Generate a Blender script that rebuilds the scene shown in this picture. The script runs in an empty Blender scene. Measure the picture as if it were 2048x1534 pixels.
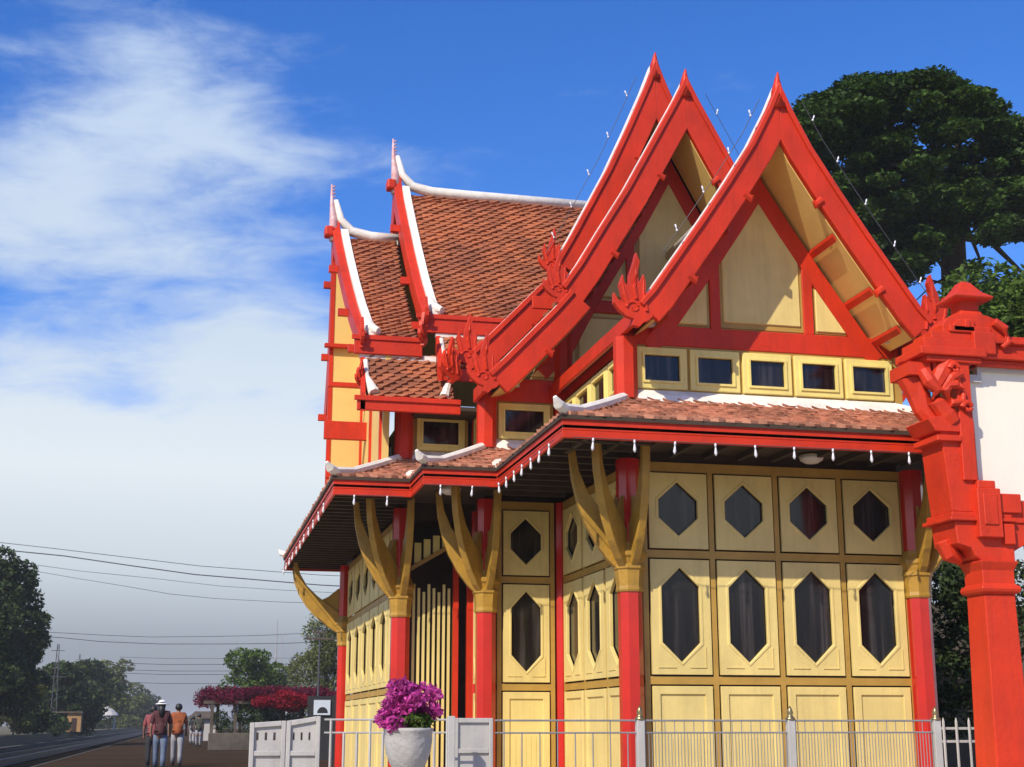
import bpy, math, random
import numpy as np
from mathutils import Vector, geometry
random.seed(7); RNG = np.random.default_rng(7)
R = math.radians
scene = bpy.context.scene
# ------------------------------------------------------------------ camera
CAM = Vector((0, 0, 1.1)); FPX = 2820.0; PITCH = R(13.6); YAW = R(12.7)
cd = bpy.data.cameras.new("camera"); cam = bpy.data.objects.new("camera", cd)
scene.collection.objects.link(cam); scene.camera = cam
cam.location = CAM; cam.rotation_euler = (R(90) + PITCH, 0, -YAW)
cd.sensor_width = 36; cd.lens = 36 * FPX / 2048; cd.clip_start = 0.1; cd.clip_end = 6000
# ------------------------------------------------------------------ light
SUN = Vector((-1.0, -0.98, 1.16)).normalized()           # towards the sun
sl = bpy.data.lights.new("sun", 'SUN'); so = bpy.data.objects.new("sun", sl)
scene.collection.objects.link(so); so.rotation_euler = SUN.to_track_quat('Z', 'Y').to_euler()
sl.energy = 5.0; sl.angle = R(0.5); sl.color = (1.0, 0.90, 0.75)
scene.view_settings.view_transform = 'Standard'; scene.view_settings.look = 'None'
scene.view_settings.exposure = 0.0; scene.view_settings.gamma = 1.0


def build_world():
    w = bpy.data.worlds.new("World"); scene.world = w; w.use_nodes = True
    nt = w.node_tree; nt.nodes.clear(); N = nt.nodes.new; L = nt.links.new
    out = N('ShaderNodeOutputWorld'); bg = N('ShaderNodeBackground'); L(bg.outputs[0], out.inputs[0])
    bg.inputs['Strength'].default_value = 0.135
    sky = N('ShaderNodeTexSky'); sky.sky_type = 'NISHITA'; sky.sun_disc = False
    sky.sun_elevation = math.asin(SUN.z); sky.sun_rotation = math.atan2(SUN.x, SUN.y)
    sky.air_density = 1.0; sky.dust_density = 0.6; sky.ozone_density = 3.0
    hs = N('ShaderNodeHueSaturation'); hs.inputs['Saturation'].default_value = 1.30; hs.inputs['Hue'].default_value = 0.504
    hs.inputs['Value'].default_value = 1.0
    L(sky.outputs[0], hs.inputs['Color'])
    tint = N('ShaderNodeMix'); tint.data_type = 'RGBA'; tint.blend_type = 'MULTIPLY'; tint.inputs[0].default_value = 1.0; tint.inputs[7].default_value = (1.0, 1.08, 1.42, 1); L(hs.outputs[0], tint.inputs[6])
    tc = N('ShaderNodeTexCoord'); sp = N('ShaderNodeSeparateXYZ'); L(tc.outputs['Generated'], sp.inputs[0])

    def m(op, a, b=None, c=None, clamp=False):
        n = N('ShaderNodeMath'); n.operation = op; n.use_clamp = clamp
        for i, v in enumerate((a, b, c)):
            if v is None: continue
            if isinstance(v, (int, float)): n.inputs[i].default_value = v
            else: L(v, n.inputs[i])
        return n.outputs[0]

    def ramp(x, a, b, lo=0.0, hi=1.0, smooth=True):
        n = N('ShaderNodeMapRange'); n.clamp = True; n.interpolation_type = 'SMOOTHSTEP' if smooth else 'LINEAR'
        L(x, n.inputs[0]); n.inputs[1].default_value = a; n.inputs[2].default_value = b
        n.inputs[3].default_value = lo; n.inputs[4].default_value = hi
        return n.outputs[0]
    el = m('ARCSINE', sp.outputs[2]); az = m('ARCTAN2', sp.outputs[0], sp.outputs[1])
    cb = N('ShaderNodeCombineXYZ')
    L(m('MULTIPLY', az, 3.2), cb.inputs[0]); L(m('MULTIPLY', m('ADD', el, m('MULTIPLY', az, -0.06)), 9.0), cb.inputs[1])

    def noise(scale, det, rough, off, dist=0.0):
        n = N('ShaderNodeTexNoise'); n.inputs['Scale'].default_value = scale; n.inputs['Detail'].default_value = det
        n.inputs['Roughness'].default_value = rough; n.inputs['Distortion'].default_value = dist
        a = N('ShaderNodeVectorMath'); a.operation = 'ADD'; L(cb.outputs[0], a.inputs[0]); a.inputs[1].default_value = off
        L(a.outputs[0], n.inputs['Vector']); return n.outputs['Fac']

    def blob(a0, e0, ra, re):     # soft cloud region in azimuth / elevation (degrees)
        x = m('DIVIDE', m('SUBTRACT', az, R(a0)), R(ra)); y = m('DIVIDE', m('SUBTRACT', el, R(e0)), R(re))
        d = m('ADD', m('MULTIPLY', x, x), m('MULTIPLY', y, y))
        return m('EXPONENT', m('MULTIPLY', d, -1.0))
    n1 = noise(1.5, 7, 0.56, (3.1, 1.7, 0)); n2 = noise(4.2, 8, 0.62, (9.3, 4.1, 2), 0.4)
    nn = m('ADD', m('MULTIPLY', n1, 0.62), m('MULTIPLY', n2, 0.38))
    b = m('ADD', m('MULTIPLY', blob(-3.5, 24.2, 6.5, 3.4), 0.95), m('MULTIPLY', blob(6, 22.8, 7, 1.0), 0.42))
    b = m('ADD', b, m('MULTIPLY', blob(-5, 18.6, 9, 2.6), 0.98))
    b = m('ADD', b, m('MULTIPLY', blob(2.5, 14.4, 6, 2.0), 1.3))
    b = m('ADD', b, m('MULTIPLY', blob(-7.5, 13.6, 3.5, 1.6), 0.7))
    b = m('ADD', b, m('MULTIPLY', ramp(el, R(13.4), R(10.2)), 1.7))
    dens = ramp(m('ADD', m('MULTIPLY', b, 0.40), m('SUBTRACT', nn, 0.5)), 0.06, 0.43)
    dens = m('MULTIPLY', dens, 0.97)
    # cloud colour: white at the top, grey-blue towards the horizon
    cr = N('ShaderNodeValToRGB'); L(m('DIVIDE', el, R(30)), cr.inputs[0])
    els = cr.color_ramp.elements
    els[0].position = 0.0; els[0].color = (1.75, 1.85, 2.2, 1)
    els[1].position = 0.10; els[1].color = (2.5, 2.75, 3.15, 1)
    for p_, c_ in ((0.20, (4.7, 5.2, 5.6)), (0.33, (6.0, 6.5, 6.8)), (0.5, (4.9, 5.7, 6.6)), (0.9, (4.2, 5.2, 6.8))):
        e = els.new(p_); e.color = (*c_, 1)
    mx = N('ShaderNodeMix'); mx.data_type = 'RGBA'
    L(dens, mx.inputs[0]); L(tint.outputs[2], mx.inputs[6]); L(cr.outputs[0], mx.inputs[7])
    L(mx.outputs[2], bg.inputs[0])


build_world()


# ------------------------------------------------------------------ helpers
def at(u, v, Y):
    x = (u - 1024) / FPX; z = (767 - v) / FPX
    y = math.cos(PITCH) - z * math.sin(PITCH); zz = math.sin(PITCH) + z * math.cos(PITCH)
    X = x * math.cos(YAW) + y * math.sin(YAW); YY = -x * math.sin(YAW) + y * math.cos(YAW)
    k = Y / YY
    return Vector((X * k, Y, CAM.z + zz * k))


def mat(name, col, rough=0.6, var=0.12, *args, streak=0.0, **kw):
    m = mat0(name, col, rough, var, *args, **kw)
    if streak:
        nt = m.node_tree; N = nt.nodes.new; L = nt.links.new; p = nt.nodes['Principled BSDF']; src = p.inputs['Base Color'].links[0].from_socket
        tc = N('ShaderNodeTexCoord'); mp = N('ShaderNodeMapping'); mp.inputs['Scale'].default_value = (9, 9, .7); L(tc.outputs['Object'], mp.inputs[0])
        n = N('ShaderNodeTexNoise'); n.inputs['Scale'].default_value = 1.0; n.inputs['Detail'].default_value = 7; n.inputs['Roughness'].default_value = .7; L(mp.outputs[0], n.inputs['Vector'])
        r = N('ShaderNodeMapRange'); r.inputs[1].default_value = .48; r.inputs[2].default_value = .78; L(n.outputs['Fac'], r.inputs[0]); r.inputs[4].default_value = streak
        x = N('ShaderNodeMix'); x.data_type = 'RGBA'; L(r.outputs[0], x.inputs[0]); L(src, x.inputs[6]); x.inputs[7].default_value = (col[0] * .35, col[1] * .32 + .01, col[2] * .4 + .01, 1)
        L(x.outputs[2], p.inputs['Base Color'])
    return m


def mat0(name, col, rough=0.6, var=0.12, scale=3.0, bump=0.0, bscale=20.0, metal=0.0, spec=0.5, island=0.0, col2=None, trans=0.0, coat=0.0):
    m = bpy.data.materials.new(name); m.use_nodes = True; nt = m.node_tree; N = nt.nodes.new; L = nt.links.new
    p = nt.nodes['Principled BSDF']; p.inputs['Roughness'].default_value = rough; p.inputs['Metallic'].default_value = metal
    p.inputs['Specular IOR Level'].default_value = spec
    if coat: p.inputs['Coat Weight'].default_value = coat; p.inputs['Coat Roughness'].default_value = 0.12
    tc = N('ShaderNodeTexCoord')
    no = N('ShaderNodeTexNoise'); no.inputs['Scale'].default_value = scale; no.inputs['Detail'].default_value = 6
    no.inputs['Roughness'].default_value = 0.62
    L(tc.outputs['Object'], no.inputs['Vector'])
    mx = N('ShaderNodeMix'); mx.data_type = 'RGBA'
    c2 = col2 if col2 else tuple(c * (1 - 2.4 * var) for c in col)
    mx.inputs[6].default_value = (*col, 1); mx.inputs[7].default_value = (*c2, 1)
    mr = N('ShaderNodeMapRange'); mr.inputs[1].default_value = 0.35; mr.inputs[2].default_value = 0.75; L(no.outputs['Fac'], mr.inputs[0])
    L(mr.outputs[0], mx.inputs[0]); c = mx.outputs[2]
    if island:
        g = N('ShaderNodeNewGeometry'); h = N('ShaderNodeHueSaturation')
        r1 = N('ShaderNodeMapRange'); L(g.outputs['Random Per Island'], r1.inputs[0])
        r1.inputs[3].default_value = 1 - island; r1.inputs[4].default_value = 1 + island
        L(r1.outputs[0], h.inputs['Value']); L(c, h.inputs['Color']); c = h.outputs[0]
    L(c, p.inputs['Base Color'])
    rr = N('ShaderNodeMapRange'); L(no.outputs['Fac'], rr.inputs[0]); rr.inputs[3].default_value = max(0.02, rough - 0.12); rr.inputs[4].default_value = min(1, rough + 0.12)
    L(rr.outputs[0], p.inputs['Roughness'])
    if bump:
        nb = N('ShaderNodeTexNoise'); nb.inputs['Scale'].default_value = bscale; nb.inputs['Detail'].default_value = 4
        L(tc.outputs['Object'], nb.inputs['Vector'])
        bp = N('ShaderNodeBump'); bp.inputs['Strength'].default_value = bump; bp.inputs['Distance'].default_value = 0.02
        L(nb.outputs['Fac'], bp.inputs['Height']); L(bp.outputs[0], p.inputs['Normal'])
    if trans:   # leaves and petals let light through
        tr = N('ShaderNodeBsdfTranslucent'); L(c, tr.inputs[0]); ms = N('ShaderNodeMixShader'); ms.inputs[0].default_value = trans
        L(p.outputs[0], ms.inputs[1]); L(tr.outputs[0], ms.inputs[2]); L(ms.outputs[0], nt.nodes['Material Output'].inputs[0])
    return m


M = dict(
    red=mat('red_paint', (0.62, 0.036, 0.008), 0.46, 0.12, 2.2, 0.22, 35, spec=0.32, streak=.32),
    gred=mat('red_masonry_paint', (0.64, 0.040, 0.010), 0.52, 0.11, 2.0, 0.3, 25, spec=0.32, streak=.34),
    redg=mat('glossy_red_column_paint', (0.55, 0.022, 0.012), 0.22, 0.10, 3, 0.05, 12, coat=0.4),
    cream=mat('cream_panel_paint', (0.77, 0.61, 0.215), 0.55, 0.09, 1.6, 0.14, 40, streak=.30),
    yellow=mat('yellow_frame_paint', (0.86, 0.72, 0.22), 0.5, 0.08, 2.4, 0.12, 30, streak=.22),
    ochre=mat('ochre_batten_paint', (0.47, 0.28, 0.05), 0.5, 0.12, 3, 0.08, 40),
    gold=mat('golden_bracket_paint', (0.44, 0.25, 0.032), 0.45, 0.16, 4, 0.3, 22, streak=.4),
    soffit=mat('yellow_soffit_paint', (0.80, 0.55, 0.17), 0.55, 0.07, 2, 0.06, 30),
    white=mat('white_ridge_mortar', (0.83, 0.80, 0.71), 0.75, 0.06, 5, 0.25, 25, col2=(0.62, 0.58, 0.50)),
    tile=mat('clay_roof_tile', (0.40, 0.120, 0.040), 0.66, 0.16, 1.3, 0.25, 60, island=0.24, col2=(0.20, 0.065, 0.030), streak=.35),
    tile2=mat('weathered_clay_tile', (0.50, 0.22, 0.13), 0.68, 0.16, 5, 0.35, 60, island=0.34, col2=(0.26, 0.10, 0.055)),
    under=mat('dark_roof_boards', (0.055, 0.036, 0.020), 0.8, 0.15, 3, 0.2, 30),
    glass=mat('dark_window_glass', (0.012, 0.010, 0.012), 0.09, 0.2, 1.2, 0.04, 3, spec=0.16),
    dark=mat('dark_interior_wood', (0.060, 0.032, 0.016), 0.5, 0.2, 3),
    panelw=mat('white_sign_panel', (0.86, 0.82, 0.69), 0.6, 0.02, 1.2, 0.05, 20, streak=.06),
    greyt=mat('grey_panel_trim', (0.50, 0.50, 0.47), 0.5, 0.05, 3),
    fence=mat('grey_white_fence_paint', (0.24, 0.24, 0.25), 0.5, 0.12, 6, 0.1, 60),
    fencew=mat('white_gate_paint', (0.48, 0.465, 0.43), 0.55, 0.10, 3, 0.12, 40, streak=.35),
    brass=mat('brass_cap', (0.34, 0.27, 0.13), 0.35, 0.1, 8, metal=0.8),
    urn=mat('white_urn_plaster', (0.46, 0.45, 0.42), 0.75, 0.12, 5, 0.4, 30, streak=.3),
    bark=mat('tree_bark', (0.06, 0.045, 0.032), 0.9, 0.2, 4, 0.5, 18),
    leaf=mat('rain_tree_leaves', (0.050, 0.10, 0.012), 0.6, 0.25, 0.5, island=0.5, trans=0.25, spec=0.2, col2=(0.020, 0.045, 0.008)),
    leafb=mat('bright_leaves', (0.10, 0.17, 0.025), 0.6, 0.2, 0.8, island=0.45, trans=0.3, spec=0.2),
    leafo=mat('olive_leaves', (0.15, 0.175, 0.045), 0.6, 0.2, 0.8, island=0.45, trans=0.3, spec=0.2),
    leafd=mat('dark_hedge_leaves', (0.050, 0.080, 0.022), 0.65, 0.2, 0.8, island=0.5, trans=0.2, spec=0.2),
    mag=mat('magenta_petals', (0.60, 0.07, 0.36), 0.55, 0.2, 6, island=0.5, trans=0.35, spec=0.2),
    crim=mat('crimson_petals', (0.17, 0.008, 0.035), 0.6, 0.2, 1.5, island=0.5, trans=0.3, spec=0.2),
    scar=mat('scarlet_petals', (0.36, 0.006, 0.025), 0.6, 0.2, 1.5, island=0.45, trans=0.3, spec=0.2),
    plat=mat('platform_paving', (0.062, 0.040, 0.024), 0.95, 0.12, 0.3, 0.4, 8, col2=(0.036, 0.024, 0.015), spec=.0),
    pinkred=mat('faded_pink_spire_paint', (0.62, 0.28, 0.27), 0.5, 0.2, 9, 0.3, 40, col2=(0.7, 0.6, 0.6)),
    bounce=mat('pale_bounce_sheet', (0.50, 0.43, 0.32), 0.9, 0.12, 0.5, 0.3, 8, col2=(0.38, 0.32, 0.24), spec=.2),  # warm pale tone of the unseen sheet that bounces fill light
    ballast=mat('track_ballast', (0.014, 0.012, 0.010), 0.98, 0.2, 2, 0.6, 20, spec=0.0),
    rail=mat('rail_steel', (0.10, 0.085, 0.075), 0.45, 0.2, 5, metal=0.6),
    grass=mat('dry_grass', (0.10, 0.10, 0.035), 0.9, 0.2, 0.15, 0.5, 6, col2=(0.13, 0.09, 0.045)),
    wood=mat('weathered_post_wood', (0.10, 0.075, 0.05), 0.8, 0.2, 3, 0.3, 20),
    stone=mat('planter_stone', (0.13, 0.11, 0.085), 0.9, 0.2, 2, 0.5, 6, spec=.1),
    wallw=mat('pale_plaster', (0.50, 0.48, 0.44), 0.8, 0.1, 0.8, 0.2, 10),
    wire=mat('black_cable', (0.07, 0.07, 0.08), 0.6, 0.1, 3),
    bulb=mat('clear_glass_bulb', (0.75, 0.76, 0.80), 0.2, 0.05, 5, spec=0.6),
    lamp=mat('frosted_lamp_glass', (0.62, 0.60, 0.55), 0.35, 0.05, 5),
    steel=mat('pale_steel', (0.45, 0.42, 0.42), 0.5, 0.1, 3, metal=0.2),
    skin=mat('skin', (0.30, 0.16, 0.10), 0.6, 0.08, 8),
    hair=mat('black_hair', (0.012, 0.010, 0.010), 0.55, 0.1, 20),
    orange=mat('orange_cloth', (0.34, 0.085, 0.02), 0.8, 0.15, 6),
    pink=mat('pink_cloth', (0.30, 0.07, 0.075), 0.8, 0.15, 6),
    maroon=mat('maroon_cloth', (0.07, 0.014, 0.016), 0.8, 0.15, 6),
    denim=mat('blue_denim', (0.13, 0.17, 0.25), 0.85, 0.15, 6),
    greyc=mat('grey_cloth', (0.30, 0.30, 0.32), 0.85, 0.1, 6),
    blackc=mat('black_cloth', (0.02, 0.022, 0.025), 0.85, 0.1, 6),
    whitec=mat('white_cloth', (0.75, 0.74, 0.72), 0.8, 0.05, 6),
    greenc=mat('olive_cloth', (0.05, 0.055, 0.035), 0.85, 0.1, 6),
    tan=mat('ochre_wall', (0.42, 0.24, 0.09), 0.8, 0.15, 1),
    orsign=mat('orange_enamel', (0.55, 0.20, 0.05), 0.5, 0.1, 3),
    bluew=mat('pale_blue_print', (0.55, 0.62, 0.68), 0.5, 0.05, 3),
)


def curtain_glass():
    m = M['glass']; nt = m.node_tree; N = nt.nodes.new; L = nt.links.new; p = nt.nodes['Principled BSDF']
    tc = N('ShaderNodeTexCoord'); mp = N('ShaderNodeMapping'); mp.inputs['Scale'].default_value = (7, 7, .35); L(tc.outputs['Object'], mp.inputs[0])
    n = N('ShaderNodeTexNoise'); n.inputs['Scale'].default_value = 1.6; n.inputs['Detail'].default_value = 3; n.inputs['Distortion'].default_value = .5; L(mp.outputs[0], n.inputs['Vector'])
    r = N('ShaderNodeValToRGB'); L(n.outputs['Fac'], r.inputs[0]); e = r.color_ramp.elements
    e[0].position = .42; e[0].color = (.006, .005, .006, 1); e[1].position = .72; e[1].color = (.050, .044, .045, 1)
    x = e.new(.56); x.color = (.016, .012, .011, 1)
    L(r.outputs[0], p.inputs['Base Color']); p.inputs['Specular IOR Level'].default_value = .5


curtain_glass()


class MB:
    def __init__(s): s.v = []; s.f = []

    def add(s, vs, fs):
        b = len(s.v); s.v += [tuple(v) for v in vs]; s.f += [tuple(i + b for i in f) for f in fs]; return s

    def box(s, x0, x1, y0, y1, z0, z1):
        vs = [(x, y, z) for z in (z0, z1) for y in (y0, y1) for x in (x0, x1)]
        return s.add(vs, [(0, 2, 3, 1), (4, 5, 7, 6), (0, 1, 5, 4), (2, 6, 7, 3), (0, 4, 6, 2), (1, 3, 7, 5)])

    def hexa(s, a, b):        # two 4-loops joined
        return s.add(list(a) + list(b), [(3, 2, 1, 0), (4, 5, 6, 7), (0, 1, 5, 4), (1, 2, 6, 5), (2, 3, 7, 6), (3, 0, 4, 7)])

    def wbox(s, W, s0, s1, z0, z1, o0, o1):
        return s.hexa([W(s0, z0, o0), W(s1, z0, o0), W(s1, z0, o1), W(s0, z0, o1)], [W(s0, z1, o0), W(s1, z1, o0), W(s1, z1, o1), W(s0, z1, o1)])

    def tube(s, pts, rad, seg=8, caps=True, flat=None):
        pts = [Vector(p) for p in pts]; n = len(pts)
        if isinstance(rad, (int, float)): rad = [rad] * n
        base = len(s.v); up = Vector((0.03, 0.02, 1))
        for i, p in enumerate(pts):
            t = (pts[min(i + 1, n - 1)] - pts[max(i - 1, 0)]).normalized()
            a = t.cross(up)
            if a.length < 0.05: a = t.cross(Vector((1, 0.1, 0)))
            a.normalize(); b = t.cross(a).normalized()
            r2 = rad[i]; r1 = r2 * (flat if flat else 1)
            for k in range(seg):
                q = 2 * math.pi * k / seg + math.pi / seg
                s.v.append(tuple(p + a * r1 * math.cos(q) + b * r2 * math.sin(q)))
        for i in range(n - 1):
            for k in range(seg):
                k2 = (k + 1) % seg; a0 = base + i * seg
                s.f.append((a0 + k, a0 + k2, a0 + seg + k2, a0 + seg + k))
        if caps:
            s.f.append(tuple(base + k for k in range(seg - 1, -1, -1))); s.f.append(tuple(base + (n - 1) * seg + k for k in range(seg)))
        return s

    def lathe(s, c, prof, seg=20, sx=1, sy=1):
        base = len(s.v); n = len(prof)
        for r, z in prof:
            for k in range(seg):
                q = 2 * math.pi * k / seg; s.v.append((c[0] + r * sx * math.cos(q), c[1] + r * sy * math.sin(q), c[2] + z))
        for i in range(n - 1):
            for k in range(seg):
                k2 = (k + 1) % seg; a0 = base + i * seg; s.f.append((a0 + k, a0 + k2, a0 + seg + k2, a0 + seg + k))
        s.f.append(tuple(base + k for k in range(seg - 1, -1, -1))); s.f.append(tuple(base + (n - 1) * seg + k for k in range(seg)))
        return s

    def prism(s, loop, ext):    # planar loop extruded by ext
        loop = [Vector(p) for p in loop]; ext = Vector(ext); n = len(loop)
        tris = geometry.tessellate_polygon([loop])
        vs = loop + [p + ext for p in loop]
        fs = [tuple(t) for t in tris] + [tuple(i + n for i in reversed(t)) for t in tris] + [(i, (i + 1) % n, n + (i + 1) % n, n + i) for i in range(n)]
        return s.add(vs, fs)

    def ribbon(s, outer, inner, ext):   # strip between two polylines with thickness ext
        ext = Vector(ext); n = len(outer); base = len(s.v)
        for i in range(n):
            o = Vector(outer[i]); q = Vector(inner[i])
            s.v += [tuple(o), tuple(q), tuple(q + ext), tuple(o + ext)]
        for i in range(n - 1):
            a = base + 4 * i; b = a + 4
            for k in range(4): s.f.append((a + k, a + (k + 1) % 4, b + (k + 1) % 4, b + k))
        s.f.append((base + 3, base + 2, base + 1, base)); e = base + 4 * (n - 1); s.f.append((e, e + 1, e + 2, e + 3))
        return s

    def plate(s, W, loop, holes, o0, o1):   # plate with real holes; loop/holes in (s,z)
        L3 = [[Vector((p[0], p[1], 0)) for p in l] for l in [loop] + holes]
        tris = geometry.tessellate_polygon(L3); flat = [p for l in L3 for p in l]; base = len(s.v); n = len(flat)
        for o in (o1, o0):
            for p in flat: s.v.append(tuple(W(p.x, p.y, o)))
        for t in tris: s.f.append(tuple(base + i for i in t))
        k = 0
        for l in L3:
            m_ = len(l)
            for i in range(m_):
                a = base + k + i; b = base + k + (i + 1) % m_; s.f.append((a, b, b + n, a + n))
            k += m_
        return s

    def build(s, name, m, parent=None, smooth=False, **tags):
        me = bpy.data.meshes.new(name)
        off = Vector((0, 0, 0))
        if parent is not None:
            p = parent
            while p is not None: off += Vector(p.location); p = p.parent
            vs = [(v[0] - off.x, v[1] - off.y, v[2] - off.z) for v in s.v]; loc = None
        else:
            a = np.array(s.v); loc = Vector(((a[:, 0].min() + a[:, 0].max()) / 2, (a[:, 1].min() + a[:, 1].max()) / 2, a[:, 2].min()))
            vs = [(v[0] - loc.x, v[1] - loc.y, v[2] - loc.z) for v in s.v]
        me.from_pydata(vs, [], s.f); me.update()
        import bmesh
        if len(s.f) < 6000:
            bm = bmesh.new(); bm.from_mesh(me); bmesh.ops.recalc_face_normals(bm, faces=bm.faces); bm.to_mesh(me); bm.free()
        me.materials.append(M[m])
        if smooth: me.polygons.foreach_set('use_smooth', [True] * len(me.polygons))
        o = bpy.data.objects.new(name, me); scene.collection.objects.link(o)
        if parent is not None: o.parent = parent
        else: o.location = loc
        for k, v in tags.items(): o[k] = v
        return o


def build_split(mb, name, m, parent, smooth=False, bev=0, **tags):
    """one object for every separate piece in the builder"""
    n = len(mb.v); par = list(range(n))
    def find(a):
        while par[a] != a: par[a] = par[par[a]]; a = par[a]
        return a
    for f in mb.f:
        r = find(f[0])
        for i in f[1:]: par[find(i)] = r
    groups = {}
    for fi, f in enumerate(mb.f): groups.setdefault(find(f[0]), []).append(f)
    res = []
    for fs in groups.values():
        used = sorted({i for f in fs for i in f}); ix = {v: k for k, v in enumerate(used)}
        q = MB(); q.v = [mb.v[i] for i in used]; q.f = [tuple(ix[i] for i in f) for f in fs]
        o = q.build(name, m, parent, smooth, **tags)
        if bev: b = o.modifiers.new('bevel', 'BEVEL'); b.width = bev; b.segments = 1; b.limit_method = 'ANGLE'; b.angle_limit = R(40)
        res.append(o)
    return res


def tag(o, label=None, category=None, group=None, kind=None):
    for k, v in (('label', label), ('category', category), ('group', group), ('kind', kind)):
        if v: o[k] = v
    return o


def empty(name, loc, label, category, group=None):
    o = bpy.data.objects.new(name, None); o.location = loc; scene.collection.objects.link(o); o.empty_display_size = 0.3
    return tag(o, label, category, group)


def copy_tree(o, parent=None):
    c = o.copy(); scene.collection.objects.link(c); c.parent = parent
    for ch in list(o.children): copy_tree(ch, c)
    return c


def wall(p0, p1, n):      # returns W(s,z,o)
    p0 = Vector((p0[0], p0[1], 0)); d = (Vector((p1[0], p1[1], 0)) - p0).normalized(); n = Vector((n[0], n[1], 0))
    return lambda s, z, o=0.0: p0 + d * s + n * o + Vector((0, 0, z))


def bevel(o, w=0.008, seg=1):
    b = o.modifiers.new('bevel', 'BEVEL'); b.width = w; b.segments = seg; b.limit_method = 'ANGLE'; b.angle_limit = R(40)
    return o


# ------------------------------------------------------------------ tiles
def tiles(mb, pts0, pts1, w=0.2, e=0.085, lift=0.022, side=0.016, clip=0.02, th=0.012):
    """pts0/pts1: polylines top->bottom along the two ends; tile rows run between them."""
    P0 = [Vector(p) for p in pts0]; P1 = [Vector(p) for p in pts1]
    d = (P1[-1] - P0[-1]).normalized()
    L = [0]
    for i in range(len(P0) - 1):
        dv = P0[i + 1] - P0[i]; dv = dv - d * dv.dot(d); L.append(L[-1] + dv.length)

    def S(l):
        l = min(max(l, 0), L[-1] - 1e-6)
        i = max(k for k in range(len(L) - 1) if L[k] <= l)
        t = (l - L[i]) / (L[i + 1] - L[i]); return P0[i].lerp(P0[i + 1], t), P1[i].lerp(P1[i + 1], t)
    rows = int(L[-1] / e) + 1
    for r in range(rows):
        lb = L[-1] - r * e; lt = lb - e * 1.9
        if lb < e * 0.3: break
        a, b = S(lb); c, _ = S(max(lt, 0.0)); down = (a - c); down -= d * down.dot(d)
        if down.length < 1e-4: continue
        down.normalize(); nrm = d.cross(down).normalized()
        if nrm.z < 0: nrm = -nrm
        s0 = a.dot(d) + clip; s1 = b.dot(d) - clip
        k0 = math.floor(s0 / w) - 1; k1 = math.ceil(s1 / w) + 1
        for k in range(k0, k1):
            x0 = (k + 0.5 * (r % 2)) * w if True else 0
            x1 = x0 + w * 0.97
            if x1 < s0 + 0.02 or x0 > s1 - 0.02: continue
            x0 = max(x0, s0); x1 = min(x1, s1); xm = (x0 + x1) / 2
            j = random.uniform(-0.006, 0.008); g = random.uniform(0.6, 1.5)
            o = a - d * a.dot(d)
            lf = lift + j
            def q(x, dn, h): return o + d * x + down * dn + nrm * h
            jj = random.uniform(-0.01, 0.01)
            v = [q(x0, -e * 1.9, 0.0), q(x1, -e * 1.9, 0.0), q(x1, -0.25 * e + jj, lf + side * g), q(xm, 0.12 * e + jj, lf), q(x0, -0.25 * e + jj, lf - side * 0.4)]
            v += [q(x1, -0.25 * e + jj, -0.004), q(xm, 0.12 * e + jj, -0.004), q(x0, -0.25 * e + jj, -0.004)]
            mb.add(v, [(0, 1, 2, 3, 4), (2, 5, 6, 3), (3, 6, 7, 4), (1, 5, 2), (0, 4, 7)])
    return mb


def slab(mb, pts0, pts1, t=0.05):
    """thin roof deck under the tiles, same polylines, thickness downwards"""
    n = len(pts0); base = len(mb.v)
    for i in range(n):
        a = Vector(pts0[i]); b = Vector(pts1[i])
        mb.v += [tuple(a), tuple(b), tuple(b - Vector((0, 0, t))), tuple(a - Vector((0, 0, t)))]
    for i in range(n - 1):
        a = base + 4 * i; b = a + 4
        for k in range(4): mb.f.append((a + k, a + (k + 1) % 4, b + (k + 1) % 4, b + k))
    mb.f.append((base + 3, base + 2, base + 1, base)); e = base + 4 * (n - 1); mb.f.append((e, e + 1, e + 2, e + 3))
    return mb


# ================================================================== SETTING
def structure(o): o['kind'] = 'structure'; return o


g = MB(); g.add([(-1200, -100, -0.62), (1200, -100, -0.62), (1200, 2400, -0.62), (-1200, 2400, -0.62)], [(0, 1, 2, 3)])
structure(g.build('ground', 'grass'))
structure(MB().box(-3.85, 60, -5, 420, -0.6, 0).build('platform', 'plat'))
structure(MB().add([(-3.8, -5, .004), (60, -5, .004), (60, 34, .004), (-3.8, 34, .004)], [(0, 1, 2, 3)]).build('bounce_sheet', 'bounce'))  # unseen pale sheet, added to bounce warm light into the shaded walls
structure(MB().box(-7.98, -3.97, -5, 900, -0.615, -0.12).build('track_bed', 'ballast'))
structure(MB().box(-8.7, -8.0, -5, 900, -0.61, 0.08).build('far_kerb', 'stone')); structure(MB().box(-140, -8.72, -5, 900, -0.61, 0.55).build('grass_verge', 'grass'))
for xx, lab in ((-5.3, 'dark steel rail nearest the platform edge'), (-6.35, 'dark steel rail farther from the platform edge')):
    t = empty('rail', (xx, 0, -0.12), lab, 'rail', 'rails of the track')
    MB().box(xx - 0.035, xx + 0.035, 0, 700, .03, .09).build('rail_head', 'rail', t)
    MB().box(xx - 0.07, xx + 0.07, 0, 700, -.118, -.09).box(xx - 0.012, xx + 0.012, 0, 700, -.09, .03).build('rail_foot', 'rail', t)
o = MB().box(-3.95, -3.86, -5, 420, -0.12, 0.012).build('platform_edge', 'stone'); structure(o)

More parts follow.
